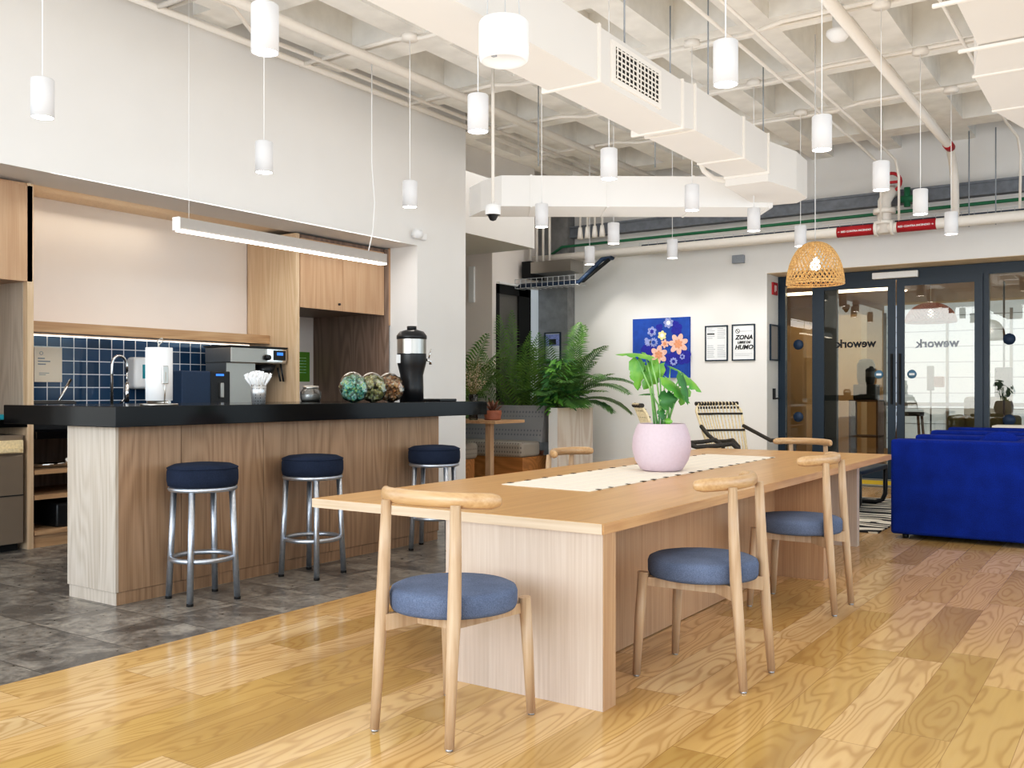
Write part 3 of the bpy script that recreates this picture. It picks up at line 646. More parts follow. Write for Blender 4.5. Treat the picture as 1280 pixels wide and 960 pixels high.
o = MB().box((-8.0, 13.28, 3.73), (3.6, 13.44, 3.76)).box((-8.0, 13.28, 3.88), (3.6, 13.44, 3.91)).box((-8.0, 13.36, 3.73), (3.6, 13.38, 3.91)).box((-8, 13.3, 3.76), (3.6, 13.36, 3.88)).build('steel_beam', 'beam'); tag(o, 'grey steel beam along the top of the back wall', 'beam')
pipe('green_pipe', 'thin green pipe along the back wall under the grey beam', [(-8.3, 13.15, 3.36), (-7.9, 13.15, 3.57), (-5.5, 13.15, 3.58), (3.5, 13.15, 3.62)], .022, 'green')
t = thing('cable_tray', 'wire basket cable tray with dark cables behind the wall pipe', 'cable tray', (-2.5, 13.2, 3.44))
mb = MB()
for y in (13.1, 13.2, 13.3): mb.box((-6.5, y, 3.44), (3.5, y + .006, 3.446))
for y in (13.1, 13.3): mb.box((-6.5, y, 3.5), (3.5, y + .006, 3.506))
for k in range(67): mb.box((-6.5 + k * .15, 13.1, 3.44), (-6.494 + k * .15, 13.306, 3.446)).box((-6.5 + k * .15, 13.1, 3.44), (-6.494 + k * .15, 13.104, 3.5))
mb.build('basket', 'gridw', t, world=True)
MB().tube([(-6.5, 13.2, 3.47), (3.5, 13.2, 3.47)], .02, 8).tube([(-6.5, 13.25, 3.46), (3.5, 13.25, 3.46)], .015, 8).build('cables', 'dotnavy', t, world=True)
# cluster by the concrete column
t = thing('service_box', 'grey metal service duct box by the concrete column', 'duct', (-7.9, 12.8, 3.0))
MB().box((-8.15, 12.6, 3.1), (-7.42, 13.0, 3.28)).build('box', 'steel', t, world=True)
MB().box((-8.32, 12.6, 3.04), (-8.15, 13.0, 3.3)).build('dark_end', 'dark', t, world=True)
t = thing('wire_tray', 'short wire tray with blue cables beside the concrete column', 'cable tray', (-7.9, 12.6, 2.85))
mb = MB()
for k in range(12): mb.box((-8.35 + k * .1, 12.45, 2.86), (-8.343 + k * .1, 12.457, 3.0)).box((-8.35 + k * .1, 12.45, 2.86), (-8.343 + k * .1, 12.75, 2.867))
for z in (2.86, 2.93, 3.0): mb.box((-8.35, 12.45, z), (-7.2, 12.457, z + .007))
mb.build('basket', 'gridw', t, world=True)
MB().tube([(-8.35, 12.55, 2.9), (-7.25, 12.55, 2.9), (-6.95, 12.75, 3.25), (-6.9, 13.0, 3.3)], .035, 8).build('cables', 'dotnavy', t, world=True)
MB().tube([(-8.35, 12.62, 2.93), (-7.2, 12.62, 2.93), (-6.85, 12.8, 3.25)], .03, 8).build('cables', 'rubber', t, world=True)
for k in range(4):
    x = -7.42 + k * .13
    o = MB().tube([(x, 12.9, 3.62), (x, 12.9, 3.8)], [.05, .03], 10).tube([(x, 12.9, 3.8), (x, 12.9, 4.94)], .018, 8).build('conduit_drop', 'pipe'); tag(o, 'white conduit ending in a bell hanging by the column', 'conduit', 'conduit drops by the concrete column')
for k in range(4):
    x = -8.25 + k * .12
    o = MB().tube([(x, 12.75, 3.3), (x, 12.75, 4.5)], .02, 8).build('conduit', 'pipe'); tag(o, 'white vertical conduit rising above the grey service box', 'conduit', 'conduits above the service box')

# pendants on their conduits
pend = []
rowsY = [3.1, 4.8, 6.42, 7.95, 9.3, 10.65]
rowname = ['nearest row', 'second row', 'third row', 'fourth row', 'fifth row', 'farthest row']
pl = [(-3.52, 3.1, 'large near the top edge, left of the drum speaker'), (-5.45, 3.1, 'leftmost, in front of the tall white wall above the tall cabinet'), (-1.87, 4.79, 'right of the duct grille and closest on that side'), (-1.84, 6.45, 'right of the main duct, second nearest on that side'),
      (-3.49, 4.79, 'directly below the drum speaker'), (-5.46, 4.8, 'above the bar, over the linear lamp'), (-3.44, 6.42, 'below the duct grille in front of the cross duct'), (-1.81, 8.0, 'right side, third nearest, above the fire valve'),
      (-5.42, 6.42, 'above the bar at the far end of the tall wall'), (-3.42, 7.95, 'against the cross duct, right of its middle'), (-5.0, 7.93, 'hanging under the left end of the cross duct'), (-1.76, 9.3, 'in front of the right red pipe label'),
      (-3.34, 9.32, 'under the duct elbow, left of the rattan lamp'), (-4.91, 9.27, 'over the blue painting, in front of the green pipe'), (-1.72, 10.66, 'small, rightmost above the glass doors'), (-5.97, 10.62, 'tiny, near the blue cables by the column'),
      (-4.85, 10.68, 'tiny, overlapping the wall pipe above the painting'), (-3.26, 10.6, 'tiny, just behind the rattan lamp')]
def make_pendant(h):
    t = thing('pendant_light', '', 'pendant light', (0, 0, 0), 0, 'white cylinder pendant lights')
    MB().lathe((0, 0, 0), [(.06, .01), (.061, .001), (.065, 0), (.065, .225), (.06, .23), (0, .23)], 28).build('cylinder_shade', 'shade', t)
    MB().lathe((0, 0, 0), [(0, .004), (.0605, .004)], 24).build('glowing_lens', 'bulb', t)
    MB().tube([(0, 0, .23), (0, 0, h)], .0035, 6).build('cord', 'white', t)
    MB().lathe((0, 0, h), [(0, -.03), (.075, -.03), (.075, .02), (0, .03)], 8).build('ceiling_box', 'pipe', t)
    return t
P0 = make_pendant(1.5)
for i, (x, y, d) in enumerate(pl):
    o = P0 if i == 0 else copy_tree(P0)
    o.location = (x, y, 2.86); o['label'] = 'white cylinder pendant light, ' + d
lab = {0: 'passing over the nearest pendants', 1: 'over the drum speaker', 2: 'over the duct grille', 3: 'over the cross duct', 4: 'behind the cross duct', 5: 'nearest the back wall'}
for i, y in enumerate(rowsY):
    mb = MB()
    mb.tube([(-6.8, y, 4.38), (-5.6, y, 4.38), (-5.3, y + .03, 4.34), (-2.9, y + .03, 4.34), (-2.6, y, 4.38), (3.6, y, 4.38)], .02, 8)
    mb.tube([(-6.8, y + .1, 4.4), (-4.2, y + .1, 4.4), (-3.9, y + .14, 4.4), (3.6, y + .14, 4.4)], .014, 8)
    o = mb.build('ceiling_conduit', 'pipe'); tag(o, 'pair of white conduits crossing the ceiling, ' + lab[i], 'conduit', 'conduits crossing the ceiling')
for i, (x, dz, wd) in enumerate(((-3.0, 4.28, 'left of'), (-2.78, 4.28, 'beside'), (-1.4, 4.36, 'right of'))):
    pts = [(x, -1, dz), (x, 12.3, dz), (x + .08, 12.7, dz - .1), (x + .1, 12.8, dz - .3), (x + .08, 12.9, 3.44)]
    pipe('long_conduit', ['left one of the two thin white conduits beside the main duct', 'right one of the two thin white conduits beside the main duct', 'thin white conduit running right of the drop pipe'][i], pts, .016, group='long ceiling conduits', cat='conduit')
pipe('long_conduit', 'white conduit along the ceiling between tall left wall and duct', [(-6.3, 2, 4.42), (-6.3, 5.2, 4.42), (-6.5, 5.6, 4.36), (-6.5, 12, 4.36)], .02, cat='conduit')
# thread rods
for i, (x, y) in enumerate(((-3.38, 7.4), (-3.04, 7.4), (-3.04, 5.9), (-3.2, 9.2), (-3.04, 4.0), (-3.34, 4.0), (-4.4, 9.25), (-5.4, 8.5))):
    o = MB().tube([(x, y, 3.63), (x, y, 4.5)], .006, 6).build('threaded_rod', 'inkg'); tag(o, 'thin grey threaded rod hanging a duct from the ceiling', 'rod', 'threaded rods holding the ducts')
for i, (x, d) in enumerate(((-1.9, 'left'), (-1.6, 'right'))):
    o = MB().tube([(x, 13.05, 3.3), (x, 13.05, 4.5)], .008, 6).build('threaded_rod', 'inkg'); tag(o, 'thin rod holding the wall pipe, %s of the two by the drop pipe' % d, 'rod')
# smoke head / sprinkler
t = thing('smoke_detector', 'small white ceiling sensor right of the duct', 'sensor', (-2.2, 8.2, 4.2))
MB().lathe((0, 0, 0), [(0, 0), (.06, .01), (.1, .06), (.1, .09), (.05, .1), (.05, .3), (0, .3)], 20).build('head', 'white', t)
# dome camera on pole
t = thing('dome_camera', 'white dome camera on a long pole from the ceiling', 'camera', (-5.3, 7.52, 2.9))
MB().lathe((0, 0, 0), [(.07, .05), (.075, .06), (.075, .14), (.02, .16), (0, .16)], 24).build('housing', 'white', t)
MB().lathe((0, 0, 0), [(0, -.01), (.03, 0), (.055, .05), (.07, .055), (0, .056)], 20).build('dark_dome', 'black', t)
MB().tube([(0, 0, .15), (0, 0, 1.6)], .016, 8).build('pole', 'pipe', t)

# emergency twin spot on white wall
t = thing('emergency_light', 'small white wall spotlight above the coffee urn', 'light', (-6.88, 8.22, 3.0))
MB().box((-.02, -.02, -.04), (.03, .2, .04), .01).build('bracket', 'white', t)
MB().lathe((.06, .0, 0), [(0, -.06), (.05, -.06), (.055, .03), (0, .06)], 18, 'Y').build('spot', 'white', t)

# ================================================================== KITCHEN
# bar
t = thing('bar_counter', 'oak clad bar with thick black stone top', 'counter', (-5.2, 4.7, 0))
MB().box((-6.03, 3.175, 1.035), (-4.84, 6.78, 1.153), .003, 1).build('stone_top', 'granite', t, world=True)
mb = MB().box((-5.43, 3.27, .075), (-4.97, 6.243, 1.035))
mb.build('base', 'panel_wood', t, world=True)
ys_ = [3.262, 3.7, 4.35, 4.97, 5.6, 6.243]
for a, b_ in zip(ys_, ys_[1:]): MB().box((-4.972, a + .002, .075), (-4.955, b_ - .002, 1.034)).build('front_panel', 'panel_wood', t, world=True)
MB().box((-5.44, 3.25, .075), (-4.953, 3.27, 1.034)).build('end_panel', 'end_wood', t, world=True)
MB().box((-5.42, 3.262, 0), (-4.96, 6.23, .073)).build('plinth', 'panel_wood', t, world=True)
MB().box((-5.43, 3.256, 0), (-4.957, 3.262, .072)).build('plinth_end', 'end_wood', t, world=True)

# back worktop and cabinets
KF = -7.3
t = thing('kitchen_worktop', 'black stone worktop below the blue tiles', 'worktop', (-7.65, 5.4, .86))
MB().box((-8.0, 4.09, .86), (-7.27, 6.83, .92)).build('slab', 'granite', t, world=True)
t = thing('open_shelf_cabinet', 'open oak shelf cabinet under the black worktop', 'cabinet', (-7.65, 4.6, 0))
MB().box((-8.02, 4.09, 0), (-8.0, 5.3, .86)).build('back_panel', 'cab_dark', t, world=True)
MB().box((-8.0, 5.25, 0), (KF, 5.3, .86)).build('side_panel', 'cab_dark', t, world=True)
MB().box((-8.0, 4.09, 0), (KF - .02, 5.25, .1)).build('plinth', 'ledge_wood', t, world=True)
for z in (.12, .4, .6): MB().box((-8.0, 4.09, z - .02), (KF, 5.25, z + .015)).build('shelf', 'ledge_wood', t, world=True)
o = MB().box((-7.85, 4.3, .135), (-7.35, 5.0, .33), .02, 3).build('storage_box', 'black'); tag(o, 'black plastic box on the lowest kitchen shelf', 'box')
o = MB().tube([(-7.5, 4.15, .64), (-7.45, 4.35, .64), (-7.4, 4.45, .65), (-7.42, 4.5, .72)], .018, 8).tube([(-7.5, 4.2, .635), (-7.42, 4.42, .64), (-7.36, 4.4, .68)], .02, 8).build('metal_fittings', 'chrome'); tag(o, 'small chrome fittings lying on the upper kitchen shelf', 'fittings')
t = thing('base_cabinet', 'plain oak base cabinet hidden behind the bar', 'cabinet', (-7.65, 6, 0))
MB().box((-8.0, 5.32, .08), (KF - .02, 6.83, .86)).build('carcass', 'cab_wood', t, world=True)
for k in range(3): MB().box((KF - .02, 5.33 + k * .5, .1), (KF, 5.82 + k * .5, .85)).build('door', 'cab_wood', t, world=True)
struct('wall_tiles', MB().box((-8.05, 4.09, .92), (-8.0, 6.83, 1.74)), 'splash', 'blue square tiles with white grout')
o = MB().box((-8.05, 4.085, 1.735), (-7.69, 6.84, 1.825)).build('oak_ledge', 'ledge_wood'); tag(o, 'long oak ledge over the blue tiles', 'shelf')
o = MB().box((-7.99, 4.1, 1.72), (-7.96, 6.8, 1.73)).build('under_shelf_light', 'strip2'); tag(o, 'bright linear light under the oak ledge', 'light')
# left tall cabinet
t = thing('tall_cabinet', 'tall oak cabinet with niche over the dishwasher at the left edge', 'cabinet', (-7.65, 3.5, 0))
MB().box((-8.03, 4.03, 0), (KF, 4.08, 2.87)).build('side_panel', 'cab_pale', t, world=True)
MB().box((-8.03, 4.025, 1.0), (KF - .06, 4.032, 2.1)).build('niche_lining', 'end_wood', t, world=True)
MB().box((-8.03, 2.4, 2.1), (KF - .02, 4.03, 2.87)).build('upper_box', 'cab_wood', t, world=True)
MB().box((KF - .02, 3.3, 2.1), (KF, 4.07, 2.85)).build('door', 'cab_wood', t, world=True)
MB().box((KF - .02, 2.5, 2.1), (KF, 3.295, 2.85)).build('door', 'cab_wood', t, world=True)
MB().box((-8.03, 2.4, 0), (-7.98, 4.03, 2.1)).build('back_panel', 'cab_wood', t, world=True)
MB().box((-8.0, 2.4, .96), (KF, 4.03, 1.02)).build('black_shelf', 'granite', t, world=True)
t = thing('dishwasher', 'bronze steel undercounter dishwasher at the left edge', 'dishwasher', (-7.6, 3.6, 0))
MB().box((-7.95, 3.1, .08), (KF - .01, 4.0, .9)).build('body', 'bronze', t, world=True)
MB().box((KF - .01, 3.1, .06), (KF + .015, 3.99, .74), .004, 1).build('door', 'bronze', t, world=True)
MB().box((KF - .01, 3.1, .43), (KF + .02, 3.99, .438)).build('door_seam', 'blackm', t, world=True)
MB().box((KF - .01, 3.1, .76), (KF + .015, 3.99, .86)).build('control_panel', 'rattanl', t, world=True)
MB().box((KF + .015, 3.15, .77), (KF + .04, 3.95, .8)).build('handle', 'rattanl', t, world=True)
MB().box((-7.9, 3.1, 0), (KF - .05, 3.98, .08)).build('kick_plate', 'rubber', t, world=True)
o = MB().box((-7.5, 3.3, 1.02), (-7.32, 3.98, 1.06), .005).build('blue_packet', 'teal'); tag(o, 'flat blue packet on the black shelf at the left edge', 'packet')
# right tall cabinet
t = thing('tall_cabinet', 'tall oak cabinet with two upper doors and open niche beside the white jamb', 'cabinet', (-7.65, 7.5, 0))
MB().box((-8.04, 6.84, 0), (KF, 6.89, 2.87)).box((-8.47, 6.86, 0), (-8.04, 6.89, 2.87)).build('side_panel', 'cab_pale', t, world=True)
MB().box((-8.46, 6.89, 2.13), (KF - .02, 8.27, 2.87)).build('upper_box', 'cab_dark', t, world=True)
q = MB().box((KF - .02, 6.9, 2.11), (KF, 7.515, 2.83)).build('door', 'cab_wood', t, world=True)
MB().lathe((KF + .002, 7.46, 2.18), [(0, 0), (.012, 0), (.012, .02), (0, .022)], 12, 'X').build('knob', 'blackm', q, world=True)
MB().box((KF - .02, 7.52, 2.11), (KF, 8.19, 2.83)).build('door', 'cab_wood', t, world=True)
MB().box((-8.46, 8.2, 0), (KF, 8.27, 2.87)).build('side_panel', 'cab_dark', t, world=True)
MB().box((-8.47, 6.89, 0), (-8.45, 8.2, 2.13)).build('back_panel', 'wall_warm', t, world=True)
MB().box((-8.45, 6.89, .86), (KF + .02, 8.2, .92)).build('worktop', 'granite', t, world=True)
MB().box((-8.0, 6.9, .06), (KF - .01, 8.19, .86)).build('lower_box', 'cab_wood', t, world=True)
MB().box((KF - .01, 8.27, 2.0), (KF - .0, 8.3, 2.9)).build('filler_strip', 'cab_wood', t, world=True)
a_ = thing('green_notice', 'lime green notice inside the kitchen niche', 'sign', (-8.44, 8.0, 1.355))
MB().box((-8.45, 7.86, 1.355), (-8.44, 8.13, 1.71)).build('sheet', 'lime', a_, world=True)
mb = MB()
for k in range(6): mb.box((-8.439, 7.95, 1.46 + k * .035), (-8.437, 8.07, 1.466 + k * .035))
mb.build('text_lines', 'candyg', a_, world=True)
# linear lamp
t = thing('linear_lamp', 'long grey linear lamp with glowing underside hung over the bar', 'lamp', (-6.4, 5.9, 2.5))
LX = -6.4
MB().box((LX - .04, 4.74, 2.52), (LX + .04, 7.18, 2.615)).build('housing', 'lampbody', t, world=True)
MB().box((LX - .04, 4.725, 2.515), (LX + .04, 4.74, 2.618)).build('end_cap', 'white', t, world=True)
MB().box((LX - .036, 4.75, 2.508), (LX + .045, 7.17, 2.521)).build('diffuser', 'strip', t, world=True)
MB().tube([(LX, 6.95, 2.615), (LX + .03, 6.98, 2.8), (LX + .02, 7.02, 3.1), (LX, 7.0, 3.5), (LX, 7.0, 4.5)], .006, 6).tube([(LX, 4.85, 2.615), (LX, 4.85, 4.5)], .0022, 6).build('cable', 'white', t, world=True)
# items at the sink wall
t = thing('wall_notice', 'cream printed notice on the blue tiles', 'sign', (-7.99, 4.6, 1.3))
MB().box((-7.995, 4.47, 1.32), (-7.985, 4.72, 1.625)).build('sheet', 'paperw', t, world=True)
mb = MB().box((-7.984, 4.5, 1.52), (-7.982, 4.56, 1.53)).box((-7.984, 4.5, 1.495), (-7.982, 4.61, 1.505)).box((-7.984, 4.5, 1.47), (-7.982, 4.57, 1.48)).box((-7.984, 4.51, 1.395), (-7.982, 4.6, 1.4)).box((-7.984, 4.51, 1.38), (-7.982, 4.57, 1.385))
mb.closed([(-7.983, 4.53 + .014 * math.cos(i * PI / 6), 1.57 + .014 * math.sin(i * PI / 6)) for i in range(12)], .002, 4)
mb.build('print', 'inkg', t, world=True)
t = thing('soap_dispenser', 'white wall dispenser with teal window on the blue tiles', 'dispenser', (-7.95, 5.47, 1.26))
MB().box((-8.0, 5.36, 1.26), (-7.86, 5.56, 1.56), .03, 4).build('body', 'white', t, world=True)
MB().box((-7.862, 5.44, 1.36), (-7.855, 5.52, 1.49)).build('window', 'teal', t, world=True)
t = thing('kitchen_faucet', 'chrome gooseneck faucet with pull down spray', 'faucet', (-7.75, 5.05, .92))
pts = [(0, 0, 0), (0, 0, .55)] + [(0, .075 - .075 * math.cos(a * PI / 10), .55 + .09 * math.sin(a * PI / 10)) for a in range(1, 11)] + [(0, .15, .5)]
MB().tube(pts, .014, 12).build('neck', 'chrome', t)
MB().tube([(0, .15, .5), (0, .15, .38)], .008, 8).tube([(0, .15, .4), (0, .15, .3), (0, .15, .22)], [.018, .026, .02], 12).build('spray_head', 'chrome', t)
MB().cyl((0, 0, 0), .03, .03).tube([(0, 0, .1), (.03, .1, .25)], .007, 8).build('base', 'chrome', t)
MB().tube([(.02, .14, .26), (.03, .05, .2), (.02, .01, .05)], .009, 8).build('hose', 'rubber', t)
t = thing('dish_drainer', 'black tray with a leaning brush beside the tall cabinet', 'tray', (-7.65, 4.35, .92))
MB().box((-.2, -.22, 0), (.2, .22, .12), .01).build('tray', 'black', t)
MB().box((-.17, -.2, .12), (.15, .22, .24), .02).build('crate', 'black', t)
MB().tube([(.0, .12, .2), (-.05, .28, .42)], .012, 8).build('brush_handle', 'chrome', t)
t = thing('espresso_maker', 'black and blue compact coffee maker on the back worktop', 'coffee machine', (-7.55, 5.78, .92))
MB().box((-.2, -.27, 0), (.18, .05, .51), .01).build('tank_body', 'dotnavy', t)
MB().box((-.2, .05, 0), (.18, .28, .51), .01).build('front_body', 'black', t)
MB().box((.18, .11, .465), (.186, .2, .485)).build('display', 'screen', t)
MB().box((.18, .14, .26), (.215, .18, .4), .005).build('spout', 'steel', t)
MB().box((.18, .09, .05), (.2, .16, .17), .004).build('label', 'paper', t)
t = thing('coffee_brewer', 'tall stainless coffee brewer with overhanging head and blue display', 'coffee machine', (-7.55, 6.35, .92))
MB().box((-.25, -.24, 0), (.06, .12, .7)).build('tower', 'steel', t)
MB().box((-.25, -.25, .6), (.14, .46, .755), .008).build('head', 'steel', t)
MB().box((-.26, -.26, .755), (.15, .47, .77)).build('top_edge', 'blackm', t)
MB().box((.14, .2, .62), (.15, .455, .745)).build('face', 'chrome', t)
MB().box((.15, .28, .635), (.156, .44, .735), .003).build('display', 'black', t)
MB().box((.156, .32, .685), (.159, .4, .715)).build('screen', 'screen', t)
MB().lathe((.15, .2, .66), [(0, 0), (.03, 0), (.026, .03), (0, .032)], 16, 'X').build('knob', 'black', t)
MB().lathe((.0, .3, .47), [(0, 0), (.07, 0), (.11, .12), (0, .12)], 20).tube([(.1, .38, .56), (.12, .4, .42)], .01, 8).tube([(.1, .42, .6), (.12, .44, .42)], .01, 8).build('filter_basket', 'black', t)
MB().box((-.25, -.25, 0), (.14, .45, .03)).build('base_plate', 'steel', t)
# items on the bar
t = thing('paper_towel_holder', 'white paper towel roll on an upright steel holder on the bar', 'paper towel', (-4.98, 3.56, 1.153))
MB().cyl((0, 0, .03), .078, .32, 36).build('roll', 'paper', t)
MB().cyl((0, 0, 0), .11, .012, 32).tube([(-.1, 0, .02), (.1, 0, .02)], .012, 8).build('base', 'steel', t)
MB().tube([(0, 0, .35), (0, 0, .37), (.02, .015, .39), (0, .02, .41), (-.02, .0, .39), (0, 0, .37)], .004, 6).build('loop', 'steel', t)
MB().tube([(.085, -.025, .0), (.09, -.02, .2)], .004, 6).box((.082, -.04, .13), (.092, -.0, .24), .004).build('tension_arm', 'steel', t)
t = thing('straw_holder', 'perforated steel cup full of white wrapped straws on the bar', 'cup', (-4.98, 4.33, 1.153))
MB().lathe((0, 0, 0), [(0, 0), (.044, 0), (.056, .16), (.053, .16), (.042, .006), (0, .006)], 28).build('cup', 'perf', t)
mb = MB()
for k in range(150):
    a = random.uniform(0, 2 * PI); q_ = random.uniform(0, 1) ** .6
    b0 = Vector((.03 * q_ * math.cos(a), .03 * q_ * math.sin(a), .1)); b1 = Vector((.09 * q_ * math.cos(a), .09 * q_ * math.sin(a), .205 + random.uniform(-.01, .03) - .03 * q_))
    mb.tube([b0, b1], .0085, 6)
tag_ = mb.build('wrapped_straws', 'paper', t); tag_['kind'] = 'stuff'
t = thing('glass_canister', 'small round glass canister with steel lid at the back of the bar', 'jar', (-5.78, 5.58, 1.153))
MB().lathe((0, 0, 0), [(0, 0), (.075, 0), (.085, .03), (.085, .08), (.06, .11)], 24).build('glass_body', 'jar', t)
MB().lathe((0, 0, 0), [(.062, .105), (.065, .11), (.065, .13), (0, .135)], 24).build('lid', 'steel', t)
MB().lathe((0, 0, 0), [(0, .006), (.07, .006), (.078, .03), (.078, .06), (0, .07)], 20).build('contents', 'lampbody', t)
def candy_jar(label, cx, cy, cm, rz):
    t = thing('candy_jar', label, 'jar', (cx, cy, 1.153), rz, 'tilted candy jars on the bar')
    M4 = Matrix.Rotation(R(70), 4, 'Y')
    c = Vector((0, 0, .118))
    MB().lathe(c, [(0, -.12), (.07, -.115), (.105, -.08), (.115, -.02), (.11, .03), (.085, .07)], 8, M4=M4, sm=False).build('glass_body', 'jar', t)
    MB().lathe(c, [(.07, .07), (.09, .072), (.092, .1), (.085, .105), (0, .108)], 28, M4=M4).build('lid', 'steel', t)
    mb = MB()
    for k in range(190):
        v = Vector((random.uniform(-1, 1), random.uniform(-1, 1), random.uniform(-1, 1)))
        if v.length > 1: v.normalize()
        p = c + M4.to_3x3() @ Vector((v.x * .092, v.y * .092, v.z * .09 - .02))
        r_ = .017; a = Vector((random.uniform(-1, 1), random.uniform(-1, 1), random.uniform(-1, 1))).normalized() * r_
        mb.tube([p - a, p, p + a], [.009, .015, .009], 6)
    o = mb.build('candies', cm, t); o['kind'] = 'stuff'
    return t
candy_jar('tilted glass jar of green wrapped candy on the bar, largest looking', -5.13, 5.4, 'candyg', R(138))
candy_jar('tilted glass jar of pale yellow candy, middle of the three', -5.13, 5.62, 'candyy', R(138))
candy_jar('tilted glass jar of orange candy nearest the coffee urn', -5.13, 5.83, 'candyo', R(138))
t = thing('coffee_urn', 'black and steel insulated coffee urn at the far end of the bar', 'coffee urn', (-5.13, 6.1, 1.153))
MB().lathe((0, 0, 0), [(0, 0), (.1, 0), (.098, .12), (.095, .22), (.115, .3), (.122, .33), (.122, .4)], 36).build('lower_body', 'black', t)
MB().lathe((0, 0, 0), [(.121, .4), (.121, .52)], 36).build('steel_band', 'steel', t)
MB().lathe((0, 0, 0), [(.122, .52), (.126, .525), (.126, .55), (.1, .585), (.05, .6), (0, .605)], 36).cyl((0, 0, .6), .04, .03, 20).build('lid', 'black', t)
MB().tube([(.1, .07, .35), (.12, .1, .34), (.12, .1, .31)], .012, 8).tube([(.11, .09, .36), (.12, .11, .44)], .006, 6).build('tap', 'chrome', t)
MB().box((-.07, -.126, .32), (-.02, -.11, .39), rotz=R(-24)).build('label', 'paper', t)
o = MB().box((-5.3, 6.32, 1.153), (-5.0, 6.55, 1.175), .004, 1).build('drip_mat', 'black'); tag(o, 'small black mat beside the coffee urn', 'mat')

# ================================================================== BAR STOOLS
def make_stool():
    t = thing('bar_stool', '', 'bar stool', (0, 0, 0), 0, 'bar stools in front of the bar')
    MB().lathe((0, 0, 0), [(0, .675), (.18, .675), (.2, .682), (.206, .715), (.205, .765), (.197, .792), (.165, .806), (.08, .814), (0, .816)], 44).build('seat', 'stoolseat', t)
    MB().closed([(.2015 * math.cos(i * PI / 20), .2015 * math.sin(i * PI / 20), .785) for i in range(40)], .0045, 6).build('piping', 'stoolseat', t)
    MB().closed([(.186 * math.cos(i * PI / 20), .186 * math.sin(i * PI / 20), .663) for i in range(40)], .0145, 8).build('seat_ring', 'alu', t)
    for k in range(4):
        a = PI / 4 + k * PI / 2
        c, s_ = math.cos(a), math.sin(a)
        q = MB().tube([(.176 * c, .176 * s_, .66), (.208 * c, .208 * s_, .008)], .0185, 14).build('leg', 'alu', t)
        MB().cyl((.2083 * c, .2083 * s_, 0), .0195, .016, 14).build('rubber_foot', 'rubber', q)
    MB().closed([(.18 * math.cos(i * PI / 20), .18 * math.sin(i * PI / 20), .25) for i in range(40)], .0155, 8).build('foot_ring', 'alu', t)
    return t
S0 = make_stool()
for i, (x, y, rz, d) in enumerate(((-4.705, 3.665, R(-13), 'nearest the bar corner, left of the three'), (-4.705, 4.56, R(8), 'middle of the three, half behind the table corner'), (-4.705, 5.87, R(24), 'farthest, right of the three'))):
    o = S0 if i == 0 else copy_tree(S0)
    o.location = (x, y, 0); o.rotation_euler = (0, 0, rz); o['label'] = 'aluminium bar stool with navy round seat, ' + d

# ================================================================== TABLE
t = thing('communal_table', 'long oak communal table with panel base', 'table', (-2.4, 5.5, 0))
MB().box((-3.33, 3.225, .685), (-1.755, 8.09, .728), .002, 1).build('tabletop', 'table_top', t, world=True)
MB().box((-2.526, 3.232, 0), (-1.76, 3.335, .685)).build('end_panel', 'table_panel', t, world=True)
MB().box((-1.76, 3.236, 0), (-1.757, 3.335, .685)).build('shaded_panel_edge', 'spine', t, world=True)  # added skin carrying the shaded side tone of the end panel
MB().box((-3.328, 3.221, .686), (-1.757, 3.2245, .727)).build('edge_band', 'edge_lit', t, world=True)  # added skin carrying the lit near-edge tone
MB().box((-1.7545, 3.225, .686), (-1.751, 8.09, .727)).build('edge_band', 'edge_shaded', t, world=True)  # added skin carrying the shaded long-side tone
MB().box((-2.526, 6.28, 0), (-1.78, 6.38, .685)).build('end_panel', 'spine', t, world=True)
MB().box((-2.18, 3.335, .005), (-2.105, 6.28, .685)).build('spine_panel', 'spine', t, world=True)
MB().box((-3.15, 7.8, 0), (-1.95, 7.88, .685)).build('far_panel', 'table_panel', t, world=True)
# runner
t = thing('table_runner', 'cream table runner with dark stitched edges under the pink pot', 'table runner', (-2.66, 5.7, .728))
mb = MB(); rn = [(-2.95, 4.27), (-2.37, 4.22), (-2.41, 7.2), (-2.99, 7.25)]
mb.prism(rn, .7285, .7315); mb.build('cloth', 'cream', t, world=True)
mb = MB()
for a, b_ in ((rn[1], rn[2]), (rn[3], rn[0])):
    for k in range(17):
        f0 = k / 17 + .02 + random.uniform(-.008, .008); p = Vector(a).lerp(Vector(b_), f0); q = Vector(a).lerp(Vector(b_), f0 + random.uniform(.006, .014))
        mb.box((min(p.x, q.x) - .012, min(p.y, q.y), .7316), (max(p.x, q.x) + .012, max(p.y, q.y), .7335))
mb.build('stitching', 'creamd', t, world=True)
mb = MB()
for k in range(5): mb.box((-2.9 + k * .11, 4.3, .7315), (-2.885 + k * .11, 7.15, .7322))
mb.build('woven_stripes', 'paperw', t, world=True)

